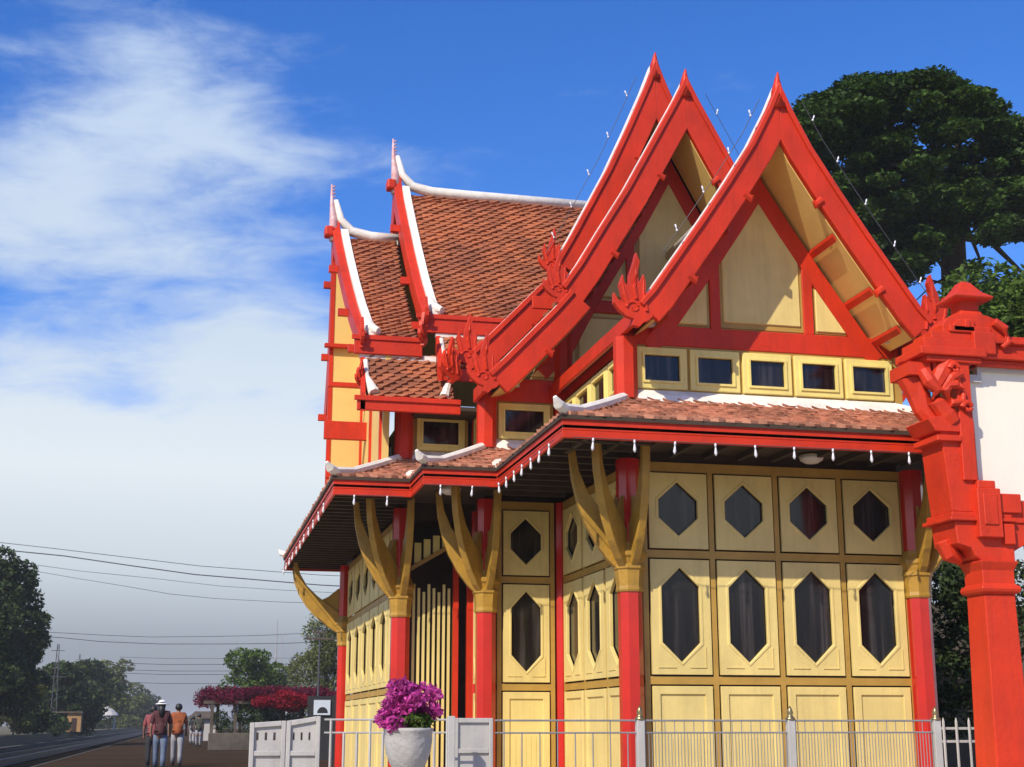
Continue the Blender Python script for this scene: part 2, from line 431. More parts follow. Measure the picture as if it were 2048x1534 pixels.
# ================================================================== PAVILION
PAV = empty('station_pavilion', (6, 17, 0), 'red and cream Thai-style railway pavilion with stacked tiled gables', 'pavilion')
XC = 6.0
X0, X1 = 4.47, 7.55        # front arm
Y1, Y2, Y3 = 14.0, 17.0, 18.0
XB, XA = 3.55, 2.65
YB = 24.75
ZE = 3.81                   # skirt eave bottom
# ---- wall core (dark interior mass behind the panels)
c = MB()
c.box(X0 + .06, X1 - .03, Y1 + .06, 20, 0, 5.30); c.box(XB + .12, 8.5 - .12, Y2 + .12, 24, 0, 5.35); c.box(XA + .12, 9.3, Y3 + .9, YB - .12, 0, 5.2)
c.box(XA + .12, XB + .5, Y3 + .15, Y3 + .9, 3.7, 5.2)
c.build('inner_wall', 'dark', PAV)


def hexpts(s0, s1, z0, z1, zp):
    m_ = (s0 + s1) / 2
    return [(m_, z0), (s1, z0 + zp), (s1, z1 - zp), (m_, z1), (s0, z1 - zp), (s0, z0 + zp)]


def rect(s0, s1, z0, z1): return [(s0, z0), (s1, z0), (s1, z1), (s0, z1)]


def hexwindow(W, s0, s1, z0, z1, kind):
    w = s1 - s0; g_ = .018
    if kind == 'upper': h = hexpts(s0 + w * .18, s1 - w * .19, z0 + .15, z1 - .11, .19)
    else: h = hexpts(s0 + w * .20, s1 - w * .20, z0 + .14, z1 - .10, .20)
    p = MB().plate(W, rect(s0 + g_, s1 - g_, z0 + g_, z1 - g_), [h], 0.0, 0.03).build('window_panel', 'cream', PAV)
    cx = sum(q[0] for q in h) / 6; cz = sum(q[1] for q in h) / 6
    big = [(cx + (q[0] - cx) * 1.16, cz + (q[1] - cz) * (1.075 if kind == 'lower' else 1.12)) for q in h]
    sm = [(cx + (q[0] - cx) * 1.005, cz + (q[1] - cz) * 1.003) for q in h]
    bevel(MB().plate(W, big, [sm], 0.027, 0.037).build('moulding', 'cream', p), .006)
    MB().plate(W, h, [], -0.03, -0.012).build('pane', 'glass', p)
    if kind == 'lower':   # small raised corner beads of the panel
        b = MB()
        b.wbox(W, s0 + w * .12, s0 + w * .40, z0 + .085, z0 + .095, .03, .038); b.wbox(W, s1 - w * .38, s1 - w * .12, z0 + .085, z0 + .095, .03, .038)
        b.wbox(W, s1 - w * .13, s1 - w * .12, z0 + .095, z0 + .30, .03, .038)
        build_split(b, 'bead', 'cream', p)
    return p


def plainpanel(W, s0, s1, z0, z1):
    g_ = .018
    p = bevel(MB().plate(W, rect(s0 + g_, s1 - g_, z0 + g_, z1 - g_), [rect(s0 + .10, s1 - .10, z0 + .10, z1 - .10)], 0.0, 0.03).build('base_panel', 'cream', PAV), .004)
    MB().plate(W, rect(s0 + .1, s1 - .1, z0 + .1, z1 - .1), [], -.01, 0.012).build('inset', 'cream', p)
    # tongue and groove: thin raised slats on the inset
    n = max(3, int((s1 - s0 - .24) / .055)); q = MB()
    for i in range(n):
        a = s0 + .12 + (s1 - s0 - .24) * i / n
        q.wbox(W, a, a + (s1 - s0 - .24) / n - .006, z0 + .12, z0 + .92 if z1 - z0 > 1.2 else z1 - .12, .012, .017)
    q.build('slats', 'cream', p)


def lowerwall(W, n, s0, s1, label=None):
    bw = .055; pitch = (s1 - s0) / n
    b = MB()
    for i in range(n + 1):
        a = s0 + pitch * i - bw / 2; b.wbox(W, a, a + bw, 0, 3.80, -.03, .012)
    for z0, z1 in ((1.50, 1.58), (2.79, 2.87), (3.70, 3.80)): b.wbox(W, s0 - bw / 2, s1 + bw / 2, z0, z1, -.028, .010)
    b.build('batten_grid', 'ochre', PAV)
    for i in range(n):
        a = s0 + pitch * i + bw / 2; e_ = a + pitch - bw
        hexwindow(W, a, e_, 2.87, 3.70, 'upper'); hexwindow(W, a, e_, 1.58, 2.79, 'lower'); plainpanel(W, a, e_, 0.05, 1.50)


W_front = wall((X0, Y1), (X1, Y1), (0, -1)); W_side1 = wall((X0, Y2), (X0, Y1), (-1, 0))
W_mid = wall((XB, Y2), (X0, Y2), (0, -1)); W_side2 = wall((XB, Y3), (XB, Y2), (-1, 0))
W_arm = wall((XA, Y3), (XB, Y3), (0, -1)); W_end = wall((XA, YB), (XA, Y3), (-1, 0))
lowerwall(W_front, 4, .10, X1 - X0 - .03); lowerwall(W_side1, 3, .12, 2.86); lowerwall(W_mid, 1, .12, X0 - XB - .13)
lowerwall(W_end, 6, .2, 6.5)


def clerestory(W, n, s0, s1, z0=4.56, z1=5.08, bg=True):
    pitch = (s1 - s0) / n; b = MB(); b.wbox(W, s0 - .03, s1 + .03, z0 - .1, z1 + .02, -.05, 0.0); b.build('clerestory_wall', 'ochre', PAV)
    for i in range(n):
        a = s0 + pitch * i + .018; e_ = s0 + pitch * (i + 1) - .018
        fr = .085
        p = bevel(MB().plate(W, rect(a, e_, z0 + .035, z1 - .03), [rect(a + fr, e_ - fr, z0 + .035 + fr, z1 - .03 - fr)], 0.0, .035).build('clerestory_window', 'yellow', PAV), .006)
        p2 = MB().plate(W, rect(a + fr * .72, e_ - fr * .72, z0 + .035 + fr * .72, z1 - .03 - fr * .72), [rect(a + fr, e_ - fr, z0 + .035 + fr, z1 - .03 - fr)], 0.03, .05).build('frame', 'yellow', p)
        MB().plate(W, rect(a + fr, e_ - fr, z0 + .035 + fr, z1 - .03 - fr), [], 0.002, .008).build('pane', 'glass', p)


clerestory(W_front, 5, .03, X1 - X0 - .03); clerestory(W_side1, 4, .15, 2.88); clerestory(W_mid, 1, .08, X0 - XB - .13)
clerestory(W_side2, 2, .1, .86); clerestory(W_arm, 1, .1, XB - XA - .12, 4.56, 5.1); clerestory(W_end, 7, .1, 6.6, 4.4, 5.1)

# ---- open bay in the arm wall: pale slatted screen with dark gaps, red posts
b = MB()
for i in range(9):
    a = .10 + i * .065; b.wbox(W_arm, a, a + .032, .1, 2.85 - (i % 3) * .05, .0, .03)
b.build('slatted_screen', 'cream', PAV)
b = MB()
for a in (.62, .80): b.wbox(W_arm, a, a + .07, 0, 3.3, .01, .07)
build_split(b, 'door_post', 'red', PAV)
for i in range(4):
    a = .12 + i * .12; z = 3.12 + i * .07
    MB().wbox(W_arm, a, a + .085, z, z + .26 - i * .02, -.02, .01).build('transom_light', 'yellow', PAV)
MB().ribbon([W_arm(.08, 3.08, -.01), W_arm(.62, 3.40, -.01)], [W_arm(.08, 3.02, -.01), W_arm(.62, 3.34, -.01)], (0, -.05, 0)).build('transom_rail', 'ochre', PAV)
lowerwall_side = MB().wbox(W_side2, 0.05, .92, 0, 3.75, -.03, .0).build('side_wall', 'dark', PAV)
hexwindow(W_side2, .12, .48, 1.58, 2.79, 'lower'); hexwindow(W_side2, .5, .88, 1.58, 2.79, 'lower'); plainpanel(W_side2, .12, .48, .05, 1.5); plainpanel(W_side2, .5, .88, .05, 1.5)


# ---- columns with brackets
def column(x, y, dirs, zt=5.15, w=.115, sheath=True, clere=True):
    def oct_(r, z):
        c_ = r * .45
        return [(x - r, y - c_, z), (x - c_, y - r, z), (x + c_, y - r, z), (x + r, y - c_, z), (x + r, y + c_, z), (x + c_, y + r, z), (x - c_, y + r, z), (x - r, y + c_, z)]

    def stack(prof):
        mb = MB(); base = 0
        for r, z in prof: mb.v += oct_(r, z)
        for i in range(len(prof) - 1):
            for k in range(8): mb.f.append((8 * i + k, 8 * i + (k + 1) % 8, 8 * i + 8 + (k + 1) % 8, 8 * i + 8 + k))
        mb.f.append(tuple(range(7, -1, -1))); n = 8 * (len(prof) - 1); mb.f.append(tuple(n + k for k in range(8)))
        return mb
    col = stack([(w * 1.25, 0), (w * 1.25, .25), (w, .3), (w, 2.30), (w * .98, 3.80)]).build('column', 'redg', PAV)
    if sheath:
        br = stack([(w * 1.10, 2.42), (w * 1.16, 2.44), (w * 1.10, 2.48), (w * 1.22, 2.64), (w * 1.36, 2.655), (w * 1.36, 2.69), (w * 1.18, 2.70), (w * 1.30, 2.76), (w * 1.46, 2.785), (w * 1.46, 2.82), (w * 1.15, 2.88), (w * 1.05, 2.92)])
        o_ = br.build('bracket', 'gold', col)
        for dx, dy, ln in dirs:
            d_ = Vector((dx, dy, 0)).normalized(); s_ = d_.cross(Vector((0, 0, 1)))
            prof = [(0.02, 2.70, .12), (.20, 2.85, .155), (.42, 3.01, .145), (.64, 3.19, .115), (.82, 3.39, .08), (.94, 3.62, .055), (1.0, 3.90, .042)]
            a_ = MB(); n = len(prof); top = []; bot = []
            for t_, z_, h_ in prof:
                p_ = Vector((x, y, z_)) + d_ * t_ * ln
                tg = 0.7 * h_
                top.append(p_ + d_ * -tg + Vector((0, 0, tg)) - s_ * .044); bot.append(p_ + d_ * tg - Vector((0, 0, tg)) - s_ * .044)
            a_.ribbon(top, bot, s_ * .088)
            bevel(a_.build('bracket_arm', 'gold', o_), .010, 2)
            # web with a pierced curl between the arm and the column
            k_ = MB(); base = Vector((x, y, 0)) - s_ * .014
            loop = [base + d_ * (w * .6) + Vector((0, 0, 2.85)), base + d_ * .40 * ln + Vector((0, 0, 3.02)), base + d_ * .62 * ln + Vector((0, 0, 3.22)), base + d_ * .48 * ln + Vector((0, 0, 3.20)), base + d_ * .34 * ln + Vector((0, 0, 3.26)), base + d_ * (w * 1.2) + Vector((0, 0, 3.40)), base + d_ * (w * .95) + Vector((0, 0, 3.40))]
            k_.prism(loop, s_ * .028); k_.build('bracket_web', 'gold', o_)
    if clere: stack([(w * 1.02, 4.45), (w * 1.02, zt)]).build('clerestory_post', 'red', PAV)
    return col


q7 = .7071
column(X0 - .09, Y1 - .06, [(-q7, -q7, .68), (-1, 0.05, .60), (0.08, -1, .50)], 5.12)
column(X1 + .07, Y1 - .06, [(q7, -q7, .6), (1, 0.05, .5), (-0.08, -1, .50)], 5.12, clere=False)
MB().box(X1 - .02, X1 + .06, Y1 - .02, Y1 + .1, 4.4, 5.1).build('corner_board', 'ochre', PAV)
column(X0 + .02, Y2 + .02, [], 6.25, .10, False)
column(XB - .06, Y2 - .06, [(-q7, -q7, .68), (-1, 0.05, .60), (0.08, -1, .50)], 5.2)
column(XA - .06, Y3 - .06, [(-q7, -q7, .68), (-1, 0.05, .60), (0.08, -1, .50)], 5.1)
column(XA - .03, YB + .05, [(-q7, q7, 1.2), (-1, 0.05, .9), (0.08, 1, .9)], 5.1)
column(XB + .05, Y3 - .02, [], 5.1, .09, False)

# ---- lower skirt roof
Wp = [(X1 + 1.0, Y2), (X1, Y2), (X1, Y1), (X0, Y1), (X0, Y2), (XB, Y2), (XB, Y3), (XA, Y3), (XA, YB), (6.0, YB)]
Ep = [(X1 + 1.1, Y2 - 1.05), (X1 + 1.05, Y2 - 1.05), (X1 + 1.05, Y1 - 1.05), (3.42, Y1 - 1.05), (3.42, 15.96), (2.54, 15.96), (2.54, 16.93), (1.6, 16.93), (1.6, 25.8), (6.0, 25.8)]
ZT, ZB = 4.50, 4.03
SK = []
for i in range(1, len(Wp) - 1):
    a, b_ = Wp[i], Wp[i + 1]; c_, d_ = Ep[i], Ep[i + 1]
    mid = lambda p, q, t, z: (p[0] + (q[0] - p[0]) * t, p[1] + (q[1] - p[1]) * t, z)
    ex = .02
    p0 = [mid(a, c_, 0, ZT), mid(a, c_, .4, ZT - .24), mid(a, c_, .75, ZB + .07), mid(a, c_, 1 + ex, ZB)]
    p1 = [mid(b_, d_, 0, ZT), mid(b_, d_, .4, ZT - .24), mid(b_, d_, .75, ZB + .07), mid(b_, d_, 1 + ex, ZB)]
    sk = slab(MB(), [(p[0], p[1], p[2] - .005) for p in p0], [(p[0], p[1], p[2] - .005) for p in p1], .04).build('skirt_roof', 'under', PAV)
    tiles(MB(), p0, p1, .17, .085, .026, .016, .03).build('roof_tiles', 'tile2', sk)
    SK.append((p0, p1))
# soffit
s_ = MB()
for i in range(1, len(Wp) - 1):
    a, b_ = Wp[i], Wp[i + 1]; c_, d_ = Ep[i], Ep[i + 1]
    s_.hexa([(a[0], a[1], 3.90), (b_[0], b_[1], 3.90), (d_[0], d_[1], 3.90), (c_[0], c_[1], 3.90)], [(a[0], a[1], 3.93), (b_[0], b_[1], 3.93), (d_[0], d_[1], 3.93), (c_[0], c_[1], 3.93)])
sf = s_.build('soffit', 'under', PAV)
rf = MB()
for y in np.arange(17.3, 25.7, .32): rf.box(1.62, 2.62, y, y + .05, 3.83, 3.90)
for x in np.arange(3.7, 8.4, .38): rf.box(x, x + .05, 12.97, 13.95, 3.84, 3.90)
for y in np.arange(13.3, 16.8, .38): rf.box(3.45, 4.45, y, y + .05, 3.84, 3.90)
build_split(rf, 'rafter', 'under', sf)
# fascia: two stepped boards following the eave
def fascia(path, z0, z1, name='eave_fascia', outward=-1, th=.05, m_='red'):
    n = len(path); mb = MB()
    def off(t):
        res = []
        for i, p in enumerate(path):
            p = Vector((p[0], p[1])); ns = []
            if i > 0: d = (p - Vector(path[i - 1])).normalized(); ns.append(Vector((d.y, -d.x)))
            if i < n - 1: d = (Vector(path[i + 1]) - p).normalized(); ns.append(Vector((d.y, -d.x)))
            if len(ns) == 1: nn = ns[0]
            else:
                nn = (ns[0] + ns[1]); nn = nn / max(nn.dot(ns[0]), .3)
            res.append(p + nn * t * outward)
        return res
    h = z1 - z0
    for (o0, o1, a, b) in ((0, .03, z0, z0 + h * .34), (0, .048, z0 + h * .34, z0 + h * .90), (0, .062, z0 + h * .90, z1)):
        P = off(o0); Q = off(o1); base = len(mb.v)
        for i in range(n): mb.v += [(P[i].x, P[i].y, a), (Q[i].x, Q[i].y, a), (Q[i].x, Q[i].y, b), (P[i].x, P[i].y, b)]
        for i in range(n - 1):
            s0 = base + 4 * i
            for k in range(4): mb.f.append((s0 + k, s0 + (k + 1) % 4, s0 + 4 + (k + 1) % 4, s0 + 4 + k))
        mb.f.append((base + 3, base + 2, base + 1, base)); e = base + 4 * (n - 1); mb.f.append((e, e + 1, e + 2, e + 3))
    return bevel(mb.build(name, m_, PAV), .006)
fascia(Ep[1:], 3.80, 4.03, outward=1)
# white mortar on hips, valleys and wall line
h_ = MB(); v_ = MB()
for i in range(1, len(Wp)):
    a = Wp[i]; c_ = Ep[i]
    convex = i in (2, 3, 5, 7, 8)
    pts = [(a[0] + (c_[0] - a[0]) * t, a[1] + (c_[1] - a[1]) * t, z) for t, z in ((0, ZT + .02), (.4, ZT - .19), (.75, ZB + .11), (.98, ZB + .06))]
    if convex:
        e_ = Vector(pts[-1]); dv = (e_ - Vector(pts[-2])); dv.z = 0; dv.normalize()
        pts += [tuple(e_ + dv * .10 + Vector((0, 0, .025))), tuple(e_ + dv * .17 + Vector((0, 0, .09)))]
        h_.tube(pts, [.055, .055, .055, .06, .055, .02], 8)
    else:
        v_.tube(pts[1:], [.02, .035, .055], 8, flat=1.8)
for i in range(1, len(Wp) - 1):
    a, b_ = Wp[i], Wp[i + 1]; d = Vector((b_[0] - a[0], b_[1] - a[1], 0)).normalized(); n_ = Vector((-d.y, d.x, 0)) * -1
    n_ = Vector((d.y, -d.x, 0)) * 1
    # outward is towards Ep
    mo = Vector((Ep[i][0] + Ep[i + 1][0] - a[0] - b_[0], Ep[i][1] + Ep[i + 1][1] - a[1] - b_[1], 0))
    if n_.dot(mo) < 0: n_ = -n_
    A = Vector((a[0], a[1], 0)); B = Vector((b_[0], b_[1], 0))
    h_.hexa([A + Vector((0, 0, 4.42)), B + Vector((0, 0, 4.42)), B + n_ * .16 + Vector((0, 0, 4.38)), A + n_ * .16 + Vector((0, 0, 4.38))],
            [A + Vector((0, 0, 4.585)), B + Vector((0, 0, 4.585)), B + n_ * .10 + Vector((0, 0, 4.51)), A + n_ * .10 + Vector((0, 0, 4.51))])
build_split(h_, 'white_hip_mortar', 'white', PAV); build_split(v_, 'white_valley_mortar', 'white', PAV)

# ---- gables facing front
def interp(prof, t):
    """prof list of (d,z); t 0..1 by index"""
    x = t * (len(prof) - 1); i = min(int(x), len(prof) - 2); f = x - i
    return prof[i][0] + (prof[i + 1][0] - prof[i][0]) * f, prof[i][1] + (prof[i + 1][1] - prof[i][1]) * f


def inset(prof, w):
    """offset a (d, z) profile inwards by w; the part crossing the centre line folds into the crossing point"""
    n = len(prof); raw = []
    for i, (d, z) in enumerate(prof):
        a = prof[max(i - 1, 0)]; b = prof[min(i + 1, n - 1)]
        t = Vector((b[0] - a[0], b[1] - a[1])).normalized(); raw.append((d - abs(t.y) * w, z - abs(t.x) * w))
    k = next(i for i in range(n) if raw[i][0] > 0)
    if k > 0:
        (d0, z0), (d1, z1) = raw[k - 1], raw[k]; zc = z0 + (z1 - z0) * (0 - d0) / (d1 - d0)
        raw[:k] = [(0.0, zc)] * k
    return raw


def finial(mb, base, od, s=1.0, thick=.045):
    """flame-like naga finial: base point, outward unit vec, scale"""
    base = Vector(base); od = Vector(od)
    def P(a, z): return base + od * a * s + Vector((0, 0, z * s))
    s *= .74
    side = od.cross(Vector((0, 0, 1))).normalized()
    out = [(-.22, -.12), (-.13, .03), (-.18, .20), (-.07, .11), (-.08, .24), (-.05, .38), (.02, .25), (.03, .42), (.00, .55), (.05, .68), (.10, .50), (.15, .36), (.16, .20), (.22, .24), (.24, .36), (.29, .22), (.26, .08), (.23, -.02),
           (.31, .0), (.37, .10), (.37, -.04), (.30, -.14), (.20, -.22), (.10, -.25), (.12, -.34), (.02, -.36), (-.04, -.29), (-.12, -.26)]
    th = .10 * s
    mb.prism([P(a_, z_) - side * th / 2 for a_, z_ in out], side * th)
    # carved relief: proud scroll and flame ribs on both faces
    for sg in (-1, 1):
        o_ = side * sg * th * .5
        sp = [P(.10 + .10 * (1 - t_ / 8) * math.cos(t_), -.10 + .10 * (1 - t_ / 8) * math.sin(t_)) + o_ for t_ in [k_ * .55 for k_ in range(13)]]
        mb.tube(sp, [(.026 - .0014 * k_) * s for k_ in range(13)], 6)
        mb.tube([P(.06, .02) + o_, P(.09, .18) + o_, P(.06, .36) + o_, P(.05, .56) + o_], [.030 * s, .034 * s, .022 * s, .005], 6)
        mb.tube([P(-.08, -.14) + o_, P(-.06, .0) + o_, P(-.04, .14) + o_, P(-.05, .30) + o_], [.03 * s, .028 * s, .018 * s, .005], 6)
        mb.tube([P(.18, -.06) + o_, P(.22, .08) + o_, P(.25, .25) + o_], [.028 * s, .024 * s, .005], 6)


def gable_front(upper, lower, Y, Yback, bw, Yb_low=None, tip=.25, fin=1.0):
    """upper/lower: (dx,z) outer profiles; barge plane at Y, roof runs back to Yback"""
    th = .085
    for sgn in (-1, 1):
        def P(d, z, y): return Vector((XC + sgn * d, y, z))
        for prof, yb in ((upper, Yback),) + (((lower, Yb_low or Yback),) if lower else ()):
            inn = inset(prof, bw)
            o_ = MB().ribbon([P(d, z, Y) for d, z in prof], [P(d, z, Y) for d, z in inn], (0, th, 0)).build('bargeboard', 'red', PAV)
            bevel(o_, .012, 2)
            # raised outer bead and small curled bosses on the lower edge
            in2 = inset(prof, bw * .20)
            bd = MB().ribbon([P(d, z, Y - .03) for d, z in prof], [P(d, z, Y - .03) for d, z in in2], (0, .03, 0))
            bevel(bd.build('bead', 'red', o_), .008)
            bs = MB()
            for t_ in ((.42, .72) if prof is upper else (.5,)):
                d, z = interp(inn, t_); q = P(d, z, Y + .02)
                bs.tube([q + Vector((-sgn * -.04, 0, .03)), q + Vector((sgn * -.035, 0, -.03)), q + Vector((sgn * -.06, 0, .015))], [.05, .045, .015], 8)
            build_split(bs, 'boss', 'red', o_)
            # roof deck + tiles (upper surface a little under the board's top)
            dkp = inset(prof, bw - .06)[:-1] + [(prof[-1][0] - .08, prof[-1][1] - .06)]; dkq = inset(prof, .44)[:-1] + [(prof[-1][0] - .08, prof[-1][1] - .06)]; dk0 = [P(d, z, Y + th) for d, z in dkp]; dk1 = [P(d, z, yb) for d, z in dkq]
            yw = min(yb, Y + .78); dkm = [P(d, z, yw) for d, z in dkp]
            rb = slab(MB(), dk0, dkm, .05)
            if yb > yw + .05: slab(rb, dkm, dk1, .05)
            rf_ = rb.build('gable_roof', 'under', PAV)
            if sgn < 0:
                up = Vector((0, 0, .012)); tb = tiles(MB(), [p + up for p in dkm], [p + Vector((0, .0, .012)) for p in dk0], .19, .085, .022, .014, .02)
                if yb > yw + .05: tiles(tb, [p + Vector((0, -.05, .012)) for p in dk1], [p + up for p in dkm], .19, .085, .022, .014, 0)
                tb.build('roof_tiles', 'tile', rf_)
            # soffit between board and wall
            sfp = inset(prof, bw - .005)[:-1] + [(prof[-1][0] - .16, prof[-1][1] - .14)]
            so_ = slab(MB(), [P(d, z, Y + th) for d, z in sfp[0:]], [P(d, z, yw) for d, z in sfp], .02).build('gable_soffit', 'soffit', rf_)
            pr = MB()
            inn2 = inset(prof, bw + .02)
            for t_ in (.52, .70, .88) if prof is upper else (.5,):
                d, z = interp(inn2, t_); d2, z2 = interp(inn2, min(1, t_ + .03)); q = P(d, z, Y + th); q2 = P(d2, z2, Y + th)
                k = Vector((0, 0, -.045))
                dn = (q2 - q).normalized() * .035
                pr.hexa([q + k - dn, q + k + dn, q + k * .2 + dn, q + k * .2 - dn], [p + Vector((0, min(yb, Y + .9) - Y - th, 0)) for p in (q + k - dn, q + k + dn, q + k * .2 + dn, q + k * .2 - dn)])
            build_split(pr, 'purlin', 'red', so_)
            # white verge mortar behind the board top
            vp = inset(prof, .09); vg = MB().ribbon([P(d, z + .012, Y + th + .001) for d, z in prof], [P(d, z, Y + th + .001) for d, z in vp], (0, .26 if prof is G1u else .10, 0))
            vg.build('white_verge', 'white', rf_)
            # finial at the foot
            d, z = prof[-1]; fb = MB(); finial(fb, P(d - .02, z + .02, Y + th * .5), (sgn, 0, 0), fin * (.95 if prof is upper else 1.05))
            bevel(fb.build('finial', 'red', PAV), .012, 2)
            # side eave fascia
            e0 = P(d + .02, z - .16, Y + th); fx = MB()
            x_ = XC + sgn * (d - .02)
            fx.box(min(x_, x_ + sgn * .05), max(x_, x_ + sgn * .05), Y + th + .002, yb, z - .2, z - .03)
            if prof is (lower or upper): bevel(fx.build('eave_board', 'red', PAV), .008)
    # apex tip
    z = upper[0][1]
    tp = MB().tube([(XC, Y + .04, z - .30), (XC, Y + .04, z - .1), (XC, Y + .03, z + tip * .4), (XC, Y + .0, z + tip)], [.10, .07, .03, .006], 8)
    tp.build('apex_spike', 'red', PAV, smooth=True)
    # ridge
    zr = z - .85
    MB().tube([(XC, Y + .10, z - .45), (XC, Y + .35, zr + .16), (XC, Y + .8, zr + .08), (XC, Yback, zr + .06)], [.05, .07, .08, .08], 8).build('white_ridge', 'white', PAV, smooth=True)


G3 = [(0, 7.97), (.14, 7.65), (.36, 7.22), (.67, 6.73), (.97, 6.28), (1.29, 5.82), (1.52, 5.49), (1.66, 5.33)]
G2u = [(0, 9.42), (.16, 9.09), (.45, 8.55), (.87, 7.77), (1.21, 7.21), (1.50, 6.72), (1.72, 6.40)]
G2l = [(1.60, 6.36), (1.82, 6.10), (2.12, 5.78), (2.42, 5.46), (2.64, 5.24)]
G1u = [(0, 10.25), (.16, 9.83), (.43, 9.2), (.73, 8.54), (.99, 8.04), (1.24, 7.56), (1.48, 7.13)]
G1l = [(1.40, 7.08), (1.70, 6.78), (2.0, 6.46), (2.34, 6.10), (2.62, 5.82)]
gable_front(G3, None, 13.3, 17.0, .29, tip=.12, fin=1.1)
gable_front(G2u, G2l, 16.2, 17.75, .34, 17.0, tip=.1, fin=.95)
gable_front(G1u, G1l, 17.4, 19.6, .34, 18.2, tip=.1, fin=.95)

# gable infill walls
def gwall(W, Y, prof, zb, posts, beams, off):
    """cream infill with red frame at wall plane Y (facing -Y)"""
    p = [(d, z) for d, z in prof if z > zb]
    zl = prof[-1]
    loop = [(-d, z) for d, z in reversed(p)] + [(d, z) for d, z in p[1:]] + [(p[-1][0] + .1, zb), (-p[-1][0] - .1, zb)]
    Wg = wall((XC, Y), (XC + 1, Y), (0, -1))
    bk = MB().plate(Wg, loop, [], -.10, -.03).build('gable_wall', 'cream', PAV)
    rk = inset(p, .01); rk2 = inset(p, .20)
    fr = MB()
    for s in (-1, 1):
        fr.ribbon([Wg(s * d, z, -.03) for d, z in rk], [Wg(s * d, z, -.03) for d, z in rk2], (0, -.05, 0))
    for x0, x1, z0, z1 in posts + beams: fr.wbox(Wg, x0, x1, z0, z1, -.031, .012)
    bevel(fr.build('gable_frame', 'red', bk), .008)
    return Wg, bk
Wg3, bk3 = gwall(None, Y1, inset(G3, .325), 5.08, [(-.62, -.50, 5.3, 6.25), (.48, .60, 5.3, 6.25)], [(X0 - XC - .05, X1 - XC + .05, 5.08, 5.31)], 0)
# raised cream panels with bevelled ochre margin
def raised(Wg, loop, parent):
    cx = sum(p[0] for p in loop) / len(loop); cz = sum(p[1] for p in loop) / len(loop)
    sm = [(cx + (p[0] - cx) * .93, cz + (p[1] - cz) * .93) for p in loop]
    o_ = MB().plate(Wg, loop, [sm], -.03, -.012).build('panel_margin', 'ochre', parent)
    bevel(MB().plate(Wg, sm, [], -.029, .006).build('raised_panel', 'cream', parent), .01)
raised(Wg3, [(-.50, 5.33), (.48, 5.33), (.48, 6.22), (.04, 6.98), (-.06, 6.98), (-.50, 6.22)], bk3)
raised(Wg3, [(.62, 5.33), (1.13, 5.33), (.62, 6.02)], bk3)
raised(Wg3, [(-.64, 5.33), (-.64, 6.02), (-1.15, 5.33)], bk3)
Wg2, bk2 = gwall(None, Y2, inset(G2u[:-1] + G2l[1:], .36), 5.25, [(-.62, -.50, 6.5, 8.0), (.50, .62, 6.5, 8.0), (X0 - XC - .02, X0 - XC + .16, 5.3, 6.4), (-X0 + XC - .16, -X0 + XC + .02, 5.3, 6.4)],
                 [(-1.9, 1.9, 6.33, 6.50), (-2.4, 2.4, 5.18, 5.38)], 0)
raised(Wg2, [(-1.32, 5.42), (-.1, 5.42), (-.1, 6.28), (-1.32, 6.28)], bk2)
raised(Wg2, [(-1.95, 5.42), (-1.58, 5.42), (-1.58, 5.80)], bk2)
raised(Wg2, [(-.47, 6.54), (.47, 6.54), (.47, 7.6), (0, 8.35), (-.47, 7.6)], bk2)
raised(Wg2, [(-.66, 6.54), (-.66, 7.25), (-1.12, 6.54)], bk2)
# side walls under the front gable's eaves
s_ = MB().wbox(W_side1, 0, 3.0, 5.06, 5.3, -.05, .0); s_.build('side_beam', 'red', PAV)
MB().wbox(W_mid, 0, X0 - XB, 5.08, 5.24, -.05, .02).build('mid_beam', 'red', PAV)

